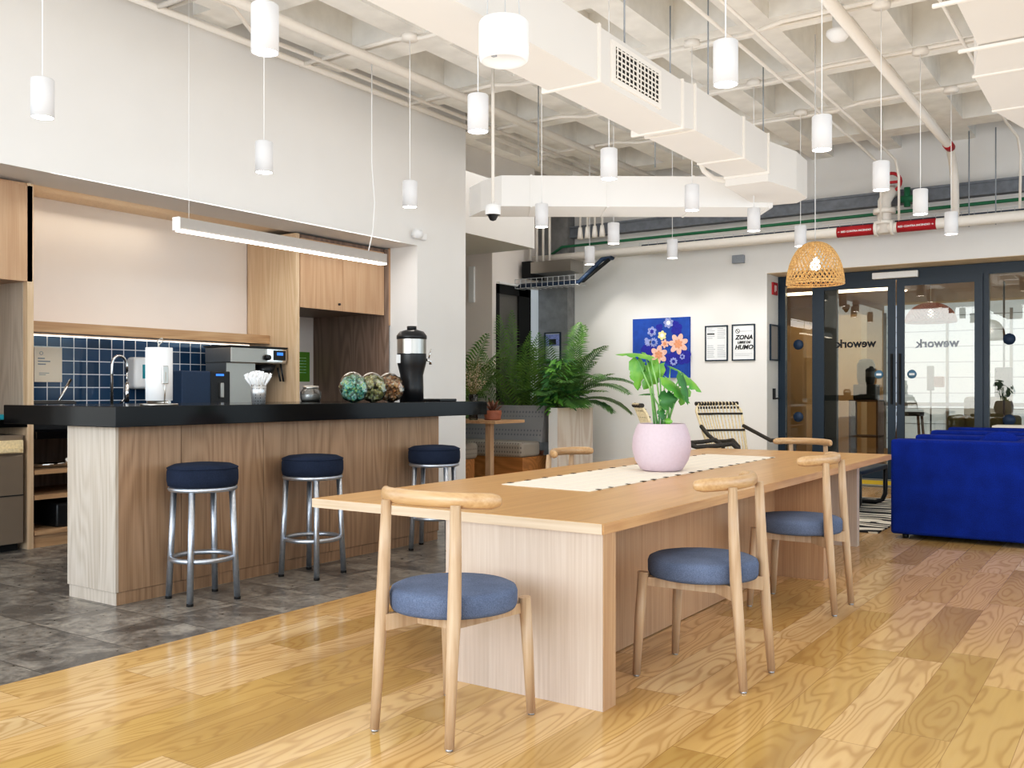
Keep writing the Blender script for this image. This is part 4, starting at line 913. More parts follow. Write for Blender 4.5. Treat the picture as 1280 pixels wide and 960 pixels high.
# ================================================================== DINING CHAIRS
def make_chair(th=.86, label=''):
    t = thing('dining_chair', label, 'chair', (0, 0, 0), 0, 'ash chairs around the communal table')
    MB().lathe((0, 0, 0), [(0, .43), (.215, .43), (.233, .435), (.239, .448), (.24, .492), (.234, .508), (.215, .517), (.1, .522), (0, .523)], 44).build('seat', 'seat', t)
    for s in (-1, 1):
        q = MB().tube([(.172 * s, -.25, .008), (.168 * s, -.228, .3), (.166 * s, -.214, .46), (.164 * s, -.205, .65), (.16 * s, -.198, th - .01)], [.017, .0215, .025, .0225, .019], 14).build('rear_leg', 'chair_wood', t)
        MB().cyl((.172 * s, -.25, 0), .013, .01, 12).build('glide', 'alu', q)
    for s in (-1, 1):
        q = MB().tube([(.203 * s, .222, .008), (.196 * s, .21, .25), (.19 * s, .195, .455)], [.017, .0215, .024], 14).build('front_leg', 'chair_wood', t)
        MB().cyl((.203 * s, .222, 0), .013, .01, 12).build('glide', 'alu', q)
    # bow shaped frame under the seat
    mb = MB()
    for s in (-1, 1):
        mb.extr([(.166 * s, -.21, .365), (.166 * s, -.21, .425), (.1 * s, -.1, .43), (.1 * s, -.1, .38)], (.026 * -s, -.014, 0))
        mb.extr([(.1 * s, -.1, .38), (.1 * s, -.1, .43), (.19 * s, .195, .432), (.19 * s, .195, .395)], (.026 * -s, 0, 0))
    mb.box((-.1, -.12, .38), (.1, -.094, .43)); mb.box((-.185, .185, .39), (.185, .21, .432))
    mb.build('seat_frame', 'chair_wood', t)
    pts = []; rs = []; ry = []
    for i in range(17):
        u = -1 + i / 8; a = u * 1.28
        x = .262 * math.sin(a) / math.sin(1.28); y = -.203 + .125 * (1 - math.cos(a)) / (1 - math.cos(1.28))
        pts.append((x, y, th + .006 * (1 - u * u)))
        e = 1 if abs(u) < .99 else .72
        rs.append(.02 * e); ry.append(.029 * e)
    d0 = (Vector(pts[0]) - Vector(pts[1])).normalized() * .012; d1 = (Vector(pts[-1]) - Vector(pts[-2])).normalized() * .012
    pts = [tuple(Vector(pts[0]) + d0 * .8)] + pts + [tuple(Vector(pts[-1]) + d1 * .8)]; rs = [.008] + rs + [.008]; ry = [.012] + ry + [.012]
    MB().tube(pts, rs, 16, ry=ry).build('back_rail', 'rail_wood', t)
    return t
C0 = make_chair(.85, 'ash chair with blue seat at the near end of the table, back to the viewer')
C0.location = (-2.178, 2.835, 0)
place(C0, (-1.64, 3.93, 0), R(90), 'ash chair with blue seat on the right side of the table, nearer one')
place(C0, (-1.70, 5.5, 0), R(90), 'ash chair with blue seat on the right side of the table, farther one')
C1 = make_chair(.79, 'ash chair tucked behind the left edge of the table, only its back rail showing'); C1.location = (-3.42, 6.0, 0); C1.rotation_euler = (0, 0, R(-90))
place(C1, (-2.56, 8.25, 0), R(172), 'ash chair at the far end of the table, back rail before the glass doors')

# ================================================================== PINK POT PLANT
pc = Vector((-2.6, 5.56, .7325))
t = thing('potted_plant', 'split leaf plant in a round pale pink pot on the table', 'plant', tuple(pc))
MB().lathe((0, 0, 0), [(0, 0), (.11, 0), (.135, .012), (.17, .07), (.187, .14), (.183, .21), (.165, .27), (.15, .298), (.146, .302), (.14, .298), (.15, .26), (0, .255)], 48).build('pot', 'pink', t)
MB().lathe((0, 0, 0), [(0, .272), (.143, .265)], 24).build('soil', 'soil', t)
def big_leaf(mb, base, tip, width, up=(0, 0, 1), curl=.25, n=10, notch=0):
    base = Vector(base); tip = Vector(tip); ax = tip - base; ln = ax.length; ax.normalize()
    side = ax.cross(Vector(up)); side = side.normalized() if side.length > 1e-3 else Vector((1, 0, 0)); nm = side.cross(ax).normalized()
    rows = []
    for i in range(n + 1):
        u = i / n; w = width * (math.sin(PI * min(1, u * .93 + .07)) ** .7) * (1.12 - .55 * u)
        if i == n: w = 0
        c = base + ax * (ln * u) - nm * (curl * ln * u * u)
        row = []
        for j in (-2, -1, 0, 1, 2):
            f = j / 2; ww = w * (1 - (notch if (i % 3 == 1 and abs(j) == 2) else 0))
            back = -ax * (.18 * ln * abs(f)) if u < .3 else Vector()
            row.append(mb.bm.verts.new(c + side * (ww * .5 * f) + nm * (-.22 * ww * f * f) + back))
        rows.append(row)
    for A, B in zip(rows, rows[1:]):
        for k in range(4):
            try: f = mb.bm.faces.new((A[k], A[k + 1], B[k + 1], B[k])); f.smooth = True
            except ValueError: pass
dd = 6.08
def rel(x, y, d=dd): return D(x, y, d) - pc
leaves = [((812, 444), (771, 434), .10, 6.0, 'leaf', (.3, 0, 1)), ((806, 441), (822, 452), .08, 6.1, 'leaf', (0, 0, 1)), ((797, 450), (801, 487), .10, 6.0, 'leaf', (.8, -.6, .2)),
          ((824, 455), (806, 486), .12, 6.1, 'leaf', (.7, -.7, .3)), ((832, 472), (868, 498), .11, 5.95, 'leaf', (.4, -.4, 1)), ((855, 470), (880, 486), .09, 6.0, 'leaf', (.2, -.5, 1)),
          ((826, 500), (846, 496), .12, 5.95, 'leafd', (.6, -.8, .3)), ((858, 486), (852, 506), .08, 6.1, 'leaf', (.6, -.8, .1)), ((852, 468), (866, 504), .07, 5.9, 'leafd', (.9, -.3, .2)),
          ((815, 492), (798, 490), .05, 6.2, 'leafd', (0, 0, 1)), ((838, 458), (862, 466), .05, 6.25, 'leaf', (0, 0, 1)), ((826, 512), (829, 524), .05, 6.0, 'leafd', (.6, -.8, .1)), ((832, 526), (840, 527), .04, 6.0, 'leaf', (.6, -.8, .1)),
          ((806, 456), (788, 466), .08, 6.15, 'leaf', (.5, -.8, .3))]
for (b_, tp, w, d_, mt, up) in leaves:
    mb = MB(); B0 = rel(b_[0], b_[1], d_)
    big_leaf(mb, B0, rel(tp[0], tp[1], d_ - .03), w * 1.25, up, .22, 10, .35)
    q = mb.build('leaf', mt, t, norm=False)
    r0 = Vector((B0.x * .25 + random.uniform(-.03, .03), B0.y * .25 + random.uniform(-.03, .03), .262))
    mid = r0.lerp(B0, .55) + Vector((0, 0, .03)) - Vector((B0.x, B0.y, 0)) * .1
    MB().tube([r0, mid, B0], [.007, .0055, .004], 8).build('stalk', 'stem', q)

# ================================================================== RATTAN LAMP
weave_dome('rattan_lamp', 'natural rattan dome lamp hanging before the glass doors', D(1019, 356, 8.4).x, D(1019, 356, 8.4).y, 2.19, .245, .37, 'rattan', 4.4)

# ================================================================== BACK WALL ART AND SIGNS
t = thing('flower_painting', 'square cobalt blue canvas with peach and lilac flowers', 'painting', (-6.29, 13.44, 1.446))
MB().box((-6.764, 13.41, 1.446), (-5.807, 13.45, 2.37)).build('canvas', 'blue_canvas', t, world=True)
def flower(x, z, r, petals, mat, parent, y=13.408, inner=None, jag=.25):
    mb = MB(); pts = []
    for k in range(petals * 8):
        a = 2 * PI * k / (petals * 8); rr = r * (1 - jag + jag * abs(math.sin(a * petals / 2 + .4)))
        pts.append((x + rr * math.cos(a), y, z + rr * math.sin(a)))
    mb.extr(pts, (0, .003, 0)); q = mb.build('flower', mat, parent, world=True)
    if inner:
        mb = MB(); pts = []
        for k in range(40):
            a = 2 * PI * k / 40; rr = r * .45 * (.65 + .35 * abs(math.sin(a * petals / 2)))
            pts.append((x + rr * math.cos(a), y - .003, z + rr * math.sin(a)))
        mb.extr(pts, (0, .003, 0)); mb.build('flower_heart', inner, q, world=True)
def cv(px, py):  # position on the canvas read off the picture of it
    return -6.764 + (px - 90) / 500 * .957, 2.37 - (py - 120) / 520 * .924 * 1.0
for (px, py, r_, n_, mt) in ((330, 200, .06, 3, 'indigo'), (480, 220, .1, 4, 'indigo'), (240, 380, .12, 5, 'indigo'), (540, 460, .13, 5, 'indigo'), (350, 570, .1, 5, 'indigo'), (470, 180, .06, 4, 'indigo'), (440, 480, .12, 6, 'indigo'), (260, 480, .07, 5, 'indigo'), (190, 400, .06, 4, 'indigo')):
    x, z = cv(px, py); flower(x, z, r_, n_, mt, t, y=13.4065 - .0002 * n_ - px * 1e-6)
for (px, py, r_, n_, mt, inn) in ((410, 165, .085, 7, 'lilac', 'paper'), (265, 235, .08, 6, 'lilac', 'indigo'), (230, 330, .06, 9, 'lilac', None), (280, 330, .075, 11, 'lilac', 'blue_canvas'), (215, 305, .035, 7, 'lilac', None), (355, 272, .075, 6, 'yellow', 'paper'), (495, 350, .165, 7, 'peach', 'orange'), (325, 440, .15, 6, 'peach', 'orange'), (378, 345, .07, 6, 'peach', 'orange'), (455, 500, .065, 9, 'lilac', 'indigo'), (530, 460, .045, 6, 'lilac', 'indigo'), (350, 585, .05, 6, 'lilac', 'indigo')):
    x, z = cv(px, py); flower(x, z, r_, n_, mt, t, y=13.401 - py * 2e-6, inner=inn, jag=.42 if mt == 'peach' else .3)
def framed(name, label, x0, x1, z0, z1, y=13.45):
    t = thing(name, label, 'framed sign', ((x0 + x1) / 2, y, z0))
    b = .018
    MB().box((x0, y - .025, z0), (x0 + b, y, z1)).box((x1 - b, y - .025, z0), (x1, y, z1)).box((x0 + b, y - .025, z0), (x1 - b, y, z0 + b)).box((x0 + b, y - .025, z1 - b), (x1 - b, y, z1)).build('frame', 'navy', t, world=True)
    q = MB().box((x0 + b, y - .012, z0 + b), (x1 - b, y, z1 - b)).build('sheet', 'paper', t, world=True)
    return t, q
t, q = framed('framed_notice', 'framed notice of fine print, left of the pair on the back wall', -5.568, -5.21, 1.69, 2.22)
mb = MB()
for k in range(16):
    for c_ in (0, 1):
        if k in (6, 7, 8): continue
        z = 2.17 - k * .028; mb.box((-5.535 + c_ * .16, 13.435, z), (-5.535 + c_ * .16 + random.uniform(.08, .13), 13.437, z + .006))
mb.build('print', 'inkg', q, world=True)
mb = MB().box((-5.535, 13.434, 2.085), (-5.42, 13.437, 2.105)); mb.build('heading', 'ink', q, world=True)
t, q = framed('framed_notice', 'framed sign reading ZONA LIBRE DE HUMO', -5.148, -4.795, 1.69, 2.225)
text('lettering', 'ZONA', .09, 'ink', q, (-4.965, 13.433, 2.03), (R(90), 0, 0), shear=.25, extrude=.002)
text('lettering', 'LIBRE DE', .05, 'ink', q, (-4.965, 13.433, 1.958), (R(90), 0, 0), shear=.25, extrude=.002)
text('lettering', 'HUMO', .09, 'ink', q, (-4.965, 13.433, 1.885), (R(90), 0, 0), shear=.25, extrude=.002)
MB().closed([(-5.06 + .03 * math.cos(i * PI / 10), 13.434, 2.125 + .03 * math.sin(i * PI / 10)) for i in range(20)], .004, 5).extr([(-5.082, 13.433, 2.145), (-5.076, 13.433, 2.151), (-5.038, 13.433, 2.105), (-5.044, 13.433, 2.099)], (0, .003, 0)).build('no_smoking_symbol', 'ink', q, world=True)
MB().box((-5.02, 13.434, 2.12), (-4.84, 13.436, 2.124)).box((-5.1, 13.434, 1.79), (-4.84, 13.436, 1.793)).box((-5.1, 13.434, 1.765), (-4.88, 13.436, 1.768)).build('rules', 'inkg', q, world=True)
# side wall frame
t = thing('framed_notice', 'narrow looking framed notice on the side return by the glass', 'framed sign', (-4.61, 13.75, 1.69))
MB().box((-4.625, 13.56, 1.69), (-4.6, 13.58, 2.22)).box((-4.625, 13.9, 1.69), (-4.6, 13.92, 2.22)).box((-4.625, 13.58, 1.69), (-4.6, 13.9, 1.71)).box((-4.625, 13.58, 2.2), (-4.6, 13.9, 2.22)).build('frame', 'navy', t, world=True)
MB().box((-4.625, 13.58, 1.71), (-4.612, 13.9, 2.2)).build('sheet', 'lampbody', t, world=True)
t = thing('fire_call_point', 'small red fire alarm sign on the side return', 'alarm', (-4.62, 13.75, 2.68))
MB().box((-4.625, 13.66, 2.66), (-4.6, 13.86, 2.84)).build('plate', 'red', t, world=True)
MB().box((-4.6, 13.72, 2.7), (-4.598, 13.75, 2.8)).box((-4.6, 13.77, 2.72), (-4.598, 13.8, 2.8)).build('pictogram', 'paper', t, world=True)
o = MB().box((-4.625, 13.7, 1.12), (-4.59, 13.74, 1.28)).tube([(-4.6, 13.72, 1.13), (-4.56, 13.8, 1.14)], .01, 6).build('wall_hook', 'blackm'); tag(o, 'small black hook below the framed notice on the side return', 'hook')
o = MB().box((-5.13, 13.38, 3.12), (-4.95, 13.45, 3.24), .01).build('wall_sensor', 'inkg'); tag(o, 'small grey sensor box under the wall pipe', 'sensor')
t, q = framed('framed_poster', 'small framed poster on the concrete column', -8.27, -7.96, 1.72, 2.2, y=13.22)
MB().box((-8.25, 13.205, 1.98), (-7.98, 13.208, 2.17)).build('picture', 'lilac', q, world=True)
MB().box((-8.18, 13.203, 2.0), (-8.05, 13.205, 2.09)).build('picture_detail', 'ink', q, world=True)

# ================================================================== BOOTH
t = thing('booth_bench', 'dotted grey upholstered booth bench with high back', 'bench', (-8.2, 11.7, 0))
MB().extr([(-9.4, 11.85, .5), (-9.4, 11.62, .5), (-9.4, 11.72, 1.03), (-9.4, 11.85, 1.03)], (2.07, 0, 0)).build('backrest', 'bench2', t, world=True)
MB().box((-9.4, 11.15, .3), (-7.36, 11.65, .52), .05, 4).build('seat_cushion', 'bench', t, world=True)
MB().box((-9.38, 11.2, 0), (-7.38, 11.85, .3)).build('base', 'bench_wood', t, world=True)
t = thing('booth_bench', 'short dotted bench seat left of the booth table leg', 'bench', (-8.5, 10.4, 0))
MB().box((-9.0, 10.1, .3), (-7.78, 10.7, .53), .06, 4).build('seat_cushion', 'bench', t, world=True)
MB().box((-8.95, 10.15, 0), (-7.82, 10.65, .3)).build('base', 'bench_wood', t, world=True)
t = thing('booth_table', 'light oak booth table with square post leg', 'table', (-7.5, 10.1, 0))
MB().box((-8.0, 9.92, .82), (-6.95, 10.6, .86), .004, 1).build('tabletop', 'ledge_wood', t, world=True)
MB().box((-7.24, 10.1, 0), (-7.16, 10.18, .82)).build('leg', 'chair_wood', t, world=True)
# planter
t = thing('planter_box', 'tall white wood-grain planter box at the end of the booth', 'planter', (-7.17, 12.1, 0))
MB().box((-7.21, 11.62, 0), (-7.06, 12.62, 1.0)).build('carcass', 'white', t, world=True)
M['whitewood'] = wood('whitewashed_wood', 'F2E9E0', 'EADFD4', 'DCCDBF', 'Z', .5, k=10, contrast=.6, fine=.4, big=(3, .5))
MB().box((-7.06, 11.62, 0), (-7.04, 12.62, 1.0)).build('side_panel', 'whitewood', t, world=True)
MB().box((-7.2, 11.64, .98), (-7.07, 12.6, 1.005)).build('soil', 'soil', t, world=True)
def frond(mb, base, dirv, ln, droop, n=26, lw=.016, ll=.28, lim=None):
    base = Vector(base); dirv = Vector(dirv).normalized()
    hz = Vector((dirv.x, dirv.y, 0)); hz = hz.normalized() if hz.length > .05 else Vector((1, 0, 0))
    pts = []; p = base.copy(); d = dirv.copy(); st = ln / n
    for i in range(n + 1):
        pts.append(p.copy()); d = (d + Vector((0, 0, -droop / n)) + hz * (droop * .35 / n)).normalized(); p = p + d * st
    mb.tube(pts, [.006 * (1 - i / (n + 1)) + .0012 for i in range(n + 1)], 5, caps=False)
    v0 = len(mb.bm.verts)
    for i in range(int(n * .2), n + 1):
        u = i / n; q = pts[i]; ax = (pts[min(i + 1, n)] - pts[max(i - 1, 0)]).normalized()
        sd = ax.cross(Vector((0, 0, 1))); sd = sd.normalized() if sd.length > .05 else Vector((1, 0, 0))
        up = sd.cross(ax)
        L_ = ll * (math.sin(PI * (.18 + .8 * (u - .25) / .75)) ** .6) * random.uniform(.85, 1.1)
        for s in (-1, 1):
            dr = (sd * s * 1.0 + ax * .75 + up * .28).normalized()
            a = q; m_ = q + dr * L_ * .5; e = q + dr * L_ + Vector((0, 0, -.3 * L_))
            w = (ax - dr * ax.dot(dr)).normalized() * lw * .5
            v = [mb.bm.verts.new(x) for x in (a - w * .4, a + w * .4, m_ + w, m_ - w, e)]
            mb.bm.faces.new((v[0], v[1], v[2], v[3])); mb.bm.faces.new((v[3], v[2], v[4]))
    if lim:
        for v in mb.bm.verts:
            v.co.x = max(v.co.x, lim[0] + .01 * random.random()); v.co.y = min(v.co.y, lim[1] - .01 * random.random()); v.co.x = min(v.co.x, lim[2])
# right palm in planter
t = thing('planter_palm', 'arching feathery palm growing in the white planter box', 'plant', (-7.17, 12.1, 1.0))
mb = MB()
for (a, el, ln, dr) in ((R(100), 80, 1.35, .5), (R(-30), 66, 1.1, 1.5), (R(0), 58, 1.1, 1.6), (R(20), 64, 1.2, 1.7), (R(-60), 60, 1.0, 1.3), (R(160), 60, 1.0, 1.2), (R(-10), 75, 1.15, 1.0), (R(200), 50, .8, 1.2), (R(-45), 40, .7, 1.3), (R(10), 35, .7, 1.4), (R(40), 40, 1.0, 1.6), (R(-90), 50, .8, 1.2)):
    frond(mb, (.02 * math.cos(a), .05 * math.sin(a), 0), (math.cos(a) * math.cos(R(el)), math.sin(a) * math.cos(R(el)), math.sin(R(el))), ln, dr, n=34, ll=.32, lw=.03, lim=(-1.1, 1.28, 9))
mb.build('fronds', 'palm', t, norm=False)
t = thing('planter_shrub', 'bushy bright green split leaf shrub filling the white planter', 'plant', (-7.15, 11.95, 1.0))
mb = MB(); mb2 = MB()
for k in range(260):
    a = random.uniform(0, 2 * PI); h = random.uniform(.02, .72); rr = random.uniform(.05, .3) * (1 - h * .5)
    b_ = Vector((rr * .7 * math.cos(a), rr * 1.7 * math.sin(a), h)); tp = b_ + Vector((math.cos(a) * .16, math.sin(a) * .16, random.uniform(-.1, .06)))
    big_leaf(mb if k % 2 else mb2, b_, tp, random.uniform(.05, .1), (random.uniform(-.3, .9), random.uniform(-.9, .2), 1), .3, 6, .5)
mb.build('foliage', 'leafd', t, norm=False); mb2.build('bright_foliage', 'leaf', t, norm=False)
# left palms behind the bench
for (px, py, sc, lb, nf) in ((-7.95, 12.35, 1.0, 'tall dark palm in front of the dark framed door', 20), (-8.6, 11.0, .85, 'dark palm at the corner of the tall white wall', 14)):
    t = thing('potted_palm', lb, 'plant', (px, py, 0))
    MB().lathe((0, 0, 0), [(0, 0), (.13, 0), (.17, .3), (.18, .32), (.16, .32), (.15, .28), (0, .28)], 28).build('pot', 'terra', t)
    mb = MB()
    for k in range(nf):
        a = 2 * PI * k / nf + random.uniform(-.2, .2); el = random.uniform(58, 84)
        frond(mb, (.05 * math.cos(a), .05 * math.sin(a), .3), (math.cos(a) * math.cos(R(el)), math.sin(a) * math.cos(R(el)), math.sin(R(el))), random.uniform(1.7, 2.6) * sc, random.uniform(.4, 1.3), n=38, ll=.36, lw=.03, lim=(-8.35 - px if px > -8.4 else -1.4, (13.15 if px > -8.4 else 11.8) - py, 9))
    mb.build('fronds', 'palmd', t, norm=False)
# vase with dried flowers and little succulent on the booth table
vd = 10.98
vp = D(604, 525, 12.4)
vx, vy = -7.42, 10.08
t = thing('glass_vase', 'tall clear glass vase of dried white flowers on the booth table', 'vase', (vx, vy, .86))
MB().lathe((0, 0, 0), [(0, 0), (.055, 0), (.06, .02), (.062, .34), (.058, .34), (.055, .02), (0, .015)], 28).build('vase', 'vase', t)
mb = MB(); mb2 = MB()
for k in range(34):
    a = random.uniform(0, 2 * PI); sp_ = random.uniform(.05, .25); h = random.uniform(.5, .85)
    tp = Vector((sp_ * math.cos(a), sp_ * math.sin(a), h)); md = Vector((.03 * math.cos(a), .03 * math.sin(a), .34))
    mb.tube([(random.uniform(-.03, .03), random.uniform(-.03, .03), .02), md, tp], .0022, 4, caps=False)
    for j in range(9):
        q = md.lerp(tp, random.uniform(.3, 1)) + Vector((random.uniform(-.03, .03), random.uniform(-.03, .03), random.uniform(-.02, .02)))
        mb2.lathe(q, [(0, -.009), (.009, 0), (0, .009)], 5)
mb.build('stems', 'drys', t, norm=False); mb2.build('dried_flowers', 'dry', t, norm=False)['kind'] = 'stuff'
t = thing('succulent_bowl', 'bronze succulent in a terracotta bowl on the booth table', 'plant', (vx + .22, vy + .13, .86))
MB().lathe((0, 0, 0), [(0, 0), (.1, 0), (.115, .015), (.105, .02), (.12, .09), (.115, .13), (.105, .13), (.1, .1), (0, .1)], 28).build('bowl', 'terra', t)
mb = MB()
for k in range(16):
    a = k * 2.4; el = .5 + .045 * k
    big_leaf(mb, (0, 0, .1 + .003 * k), (math.cos(a) * .17 * math.cos(el), math.sin(a) * .17 * math.cos(el), .11 + .19 * math.sin(el)), .045, (0, 0, 1), .1, 5)
mb.build('rosette', 'succ', t, norm=False)

# ================================================================== LOUNGE
t = thing('striped_rug', 'black and cream hand drawn stripe rug by the blue sofas', 'rug', (-2.9, 10.0, 0))
o = MB().box((-4.6, 8.62, .0), (-1.98, 11.4, .012)).build('rug', 'rug', t, world=True)
t = thing('entry_mat', 'grey and yellow striped mat before the glass doors', 'mat', (-3.0, 13.2, 0))
MB().box((-4.0, 12.75, 0), (-1.9, 13.9, .01)).build('mat', 'grug', t, world=True)
MB().box((-4.0, 13.05, .0102), (-1.9, 13.6, .013)).build('yellow_band', 'yrug', t, world=True)
MB().box((-4.0, 12.75, .0102), (-1.9, 12.8, .013)).box((-4.0, 13.72, .0102), (-1.9, 13.76, .013)).build('dark_band', 'rubber', t, world=True)
def make_sofa(label):
    t = thing('blue_sofa', label, 'sofa', (0, 0, 0), 0, 'royal blue sofas facing the rug')
    for y0, y1 in ((0, .22), (1.0, 1.22)): MB().box((-.0, y0, .04), (1.15, y1, .835), .025, 4).build('arm', 'sofa', t)
    MB().box((.9, .22, .04), (1.15, 1.0, .835), .025, 4).build('backrest', 'sofa', t)
    MB().box((.02, .22, .04), (.9, 1.0, .44), .04, 4).build('seat', 'sofa', t)
    for x in (.1, 1.05):
        for y in (.1, 1.1): MB().cyl((x, y, 0), .025, .04, 12).build('foot', 'blackm', t)
    return t
s0 = make_sofa('royal blue sofa nearest the viewer, its side panel facing the table'); s0.location = (-1.83, 8.42, 0)
s1 = place(s0, (-1.9, 10.55, 0), 0, 'royal blue sofa farther back, mostly hidden behind the first')
mb = MB(); mb.lathe((0, 0, 0), [(0, -.07), (.1, -.06), (.18, -.02), (.2, 0), (.18, .02), (.1, .06), (0, .07)], 28, 'Y')
o = mb.build('round_cushion', 'sofa'); o.location = (-1.08, 9.1, .5); tag(o, 'round blue cushion peeking over the near sofa arm', 'cushion')
o = MB().box((-1.55, 12.3, .0), (-.85, 12.7, .84), .01).build('cream_cabinet', 'cream'); tag(o, 'low cream cabinet top visible behind the blue sofas', 'cabinet')
# cantilever bench
t = thing('cantilever_bench', 'black tubular cantilever bench on the striped rug', 'bench', (-2.7, 10.2, 0))
MB().box((-3.3, 9.68, .4), (-2.38, 10.82, .45), .01).build('seat', 'navy', t, world=True)
for y in (9.7, 10.8):
    MB().tube([(-2.4, y, .42), (-2.4, y, .13), (-2.43, y, .06), (-2.5, y, .035), (-3.35, y, .035)], .024, 10).tube([(-2.4, y, .42), (-3.3, y, .42)], .022, 10).build('tube_leg', 'blackm', t, world=True)
MB().tube([(-3.35, 9.7, .035), (-3.35, 10.8, .035)], .022, 10).build('cross_tube', 'blackm', t, world=True)
# wicker chairs
def make_wicker(label):
    t = thing('wicker_armchair', label, 'armchair', (0, 0, 0), 0, 'pale cane armchairs with dark bindings')
    # local: faces +y. back leans to -y
    def bk(u, v):   # u -1..1 across, v 0..1 up
        w = .2 + .09 * v; return Vector((u * w, -.2 - .3 * v + .05 * (1 - abs(u)) * -1, .38 + .72 * v))
    mb = MB()
    for k in range(15):
        u = -1 + k / 7; mb.tube([bk(u, 0), bk(u, .5), bk(u, 1 if abs(u) < .9 else .93)], .0075, 6)
    mb.build('cane_back', 'rattanl', t)
    mb = MB()
    for v in (.3, .62, .86):
        mb.tube([bk(-1 + k / 5, v) + Vector((0, .012, 0)) for k in range(11)], .013, 6)
    mb.build('dark_band', 'wickerd', t)
    mb = MB(); mb.tube([bk(-1, 0), bk(-1, .5), bk(-1, .9), bk(-.82, 1.0)] + [bk(-.6 + k * .2, 1.02) for k in range(7)] + [bk(.82, 1.0), bk(1, .9), bk(1, .5), bk(1, 0)], .014, 8)
    mb.build('frame', 'rattanl', t)
    mb = MB()
    for k in range(14):
        c = bk(-.87 + k * .134, 1.01); mb.tube([c + Vector((-.008, 0, 0)), c + Vector((.012, 0, 0))], .021, 8)
        c = bk(-.87 + k * .134, .95); mb.tube([c + Vector((0, .01, -.012)), c + Vector((0, .01, .012))], .01, 6)
    mb.build('bindings', 'wickerd', t)
    for s in (-1, 1):
        MB().tube([bk(s, .68), (.31 * s, -.2, .79), (.33 * s, -.02, .73), (.34 * s, .16, .74), (.35 * s, .3, .76), (.33 * s, .37, .7), (.3 * s, .34, .35), (.3 * s, .36, .02)], .021, 8).build('arm', 'wickerd', t)
        MB().tube([(.26 * s, -.2, .38), (.28 * s, -.32, .02)], .017, 8).build('rear_leg', 'wickerd', t)
    mb = MB()
    for k in range(17): mb.tube([(-.26 + k * .0325, -.22, .385), (-.28 + k * .035, .3, .4)], .009, 6)
    mb.build('cane_seat', 'rattanl', t)
    MB().tube([(-.3, .3, .4), (.3, .3, .4)], .016, 8).tube([(-.3, .3, .4), (-.26, -.22, .38)], .016, 8).tube([(.3, .3, .4), (.26, -.22, .38)], .016, 8).tube([(-.26, -.22, .38), (.26, -.22, .38)], .016, 8).build('seat_frame', 'wickerd', t)
    return t
w0 = make_wicker('cane armchair with dark wicker bands in front of the framed signs'); w0.location = (D(931, 540, 9.7).x, D(931, 540, 9.7).y, 0); w0.rotation_euler = (0, 0, R(-125))
p = D(865, 540, 9.0); place(w0, (p.x, p.y, 0), R(-56), 'second cane armchair mostly hidden behind the pink pot')

# ================================================================== LIGHT
w = bpy.data.worlds.new('sky'); SC.world = w; w.use_nodes = True
wn = w.node_tree; bg = wn.nodes['Background']
sky = wn.nodes.new('ShaderNodeTexSky'); sky.sky_type = 'NISHITA'; sky.sun_disc = False; sky.sun_elevation = R(40); sky.sun_rotation = R(200)
mx = wn.nodes.new('ShaderNodeMix'); mx.data_type = 'RGBA'; mx.inputs[0].default_value = .9
wn.links.new(sky.outputs[0], mx.inputs[6]); mx.inputs[7].default_value = (.66, .83, 1, 1)
wn.links.new(mx.outputs[2], bg.inputs[0]); bg.inputs[1].default_value = 1.9
def area(name, loc, rot, sx, sy, power, col=(1, 1, 1)):
    l = bpy.data.lights.new(name, 'AREA'); l.shape = 'RECTANGLE'; l.size = sx; l.size_y = sy; l.energy = power; l.color = col
    o = bpy.data.objects.new(name, l); COL.objects.link(o); o.location = loc; o.rotation_euler = rot; return o
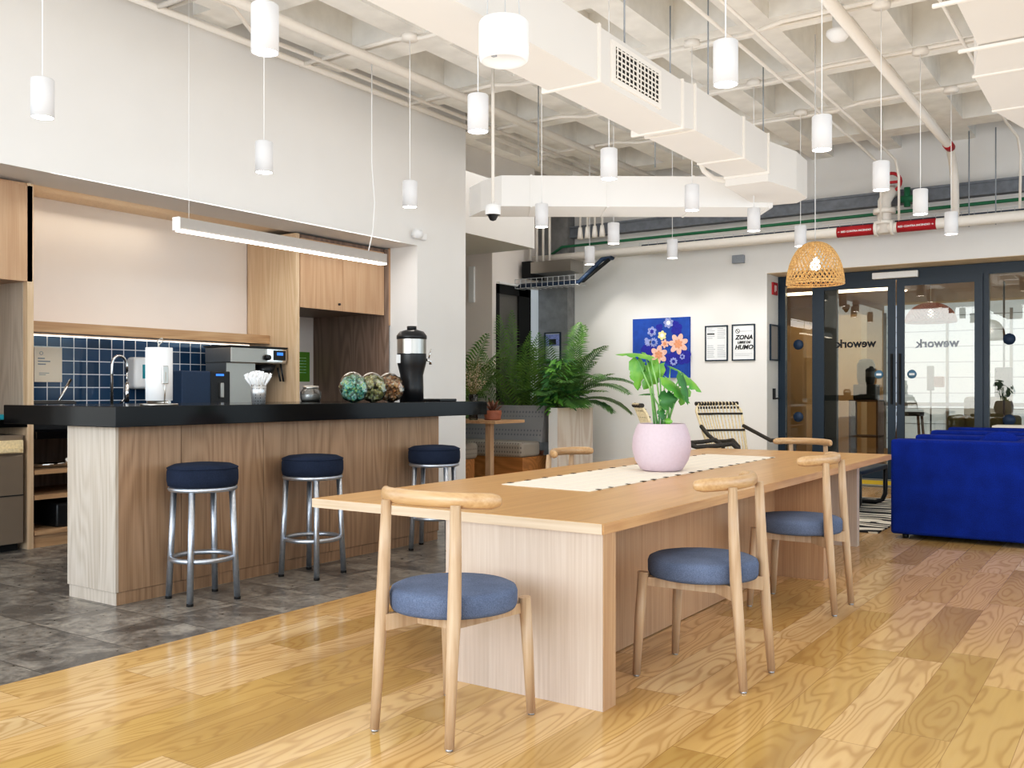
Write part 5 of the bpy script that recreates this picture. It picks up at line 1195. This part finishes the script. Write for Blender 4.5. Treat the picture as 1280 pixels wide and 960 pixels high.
area('window_light_front', (-3.0, -4.9, 2.3), (R(90), 0, 0), 8, 3.2, 450, (.9, .95, 1))
area('window_light_right', (3.75, 3, 2.3), (R(90), 0, R(90)), 12, 3.2, 70, (1, .98, .95))
area('sun_patch_light', (3.0, 1.0, 4.0), (R(52), 0, R(60)), 1.5, 1.5, 50, (1, .88, .7))
area('ceiling_wash', (-2.5, 5, 4.15), (0, 0, 0), 8, 12, 100, (1, .98, .96))
area('ceiling_fill_light', (-2.7, 5.0, 1.9), (R(180), 0, 0), 5.6, 12, 175, (1, .985, .96))  # added fill floating unseen in mid-room, brightens the ceiling from below
area('kitchen_cove_light', (-7.85, 4.9, 2.9), (0, R(-20), 0), .2, 1.6, 4, (1, .82, .62))
area('kitchen_fill_light', (-7.0, 6.0, 2.85), (0, R(-25), 0), .3, 4, 22, (1, .97, .95))
area('far_room_light', (-3, 17, 2.9), (0, 0, 0), 5, 5, 45, (1, .88, .68))
area('back_fill_light', (-5.6, 10.9, 4.15), (0, 0, 0), 5, 3, 75, (1, .98, .95))  # added overhead area lamp, lifts the dim back of the room
for x in (-7.0, -6.2, -5.3, -4.3):  # unseen spots without fixtures, added to brighten the art wall
    l = bpy.data.lights.new('wall_fill_spot', 'SPOT'); l.energy = 45; l.spot_size = R(75); l.spot_blend = .8; l.shadow_soft_size = .06; l.color = (1, .95, .87)
    o = bpy.data.objects.new('wall_fill_spot', l); COL.objects.link(o); o.location = (x, 12.2, 3.2); o.rotation_euler = (R(38), 0, 0)
for i, (x, y, d) in enumerate(pl):
    l = bpy.data.lights.new('pendant_glow', 'SPOT'); l.energy = 14; l.spot_size = R(95); l.spot_blend = .7; l.shadow_soft_size = .05; l.color = (1, .93, .84)
    o = bpy.data.objects.new('pendant_glow', l); COL.objects.link(o); o.location = (x, y, 2.85)
SC.view_settings.view_transform = 'Standard'
SC.view_settings.exposure = -0.06
SC.view_settings.use_curve_mapping = True
cmap = SC.view_settings.curve_mapping; cc = cmap.curves[3]
cc.points.new(.12, .095); cc.points.new(.5, .5); cc.points.new(.8, .815); cmap.update()
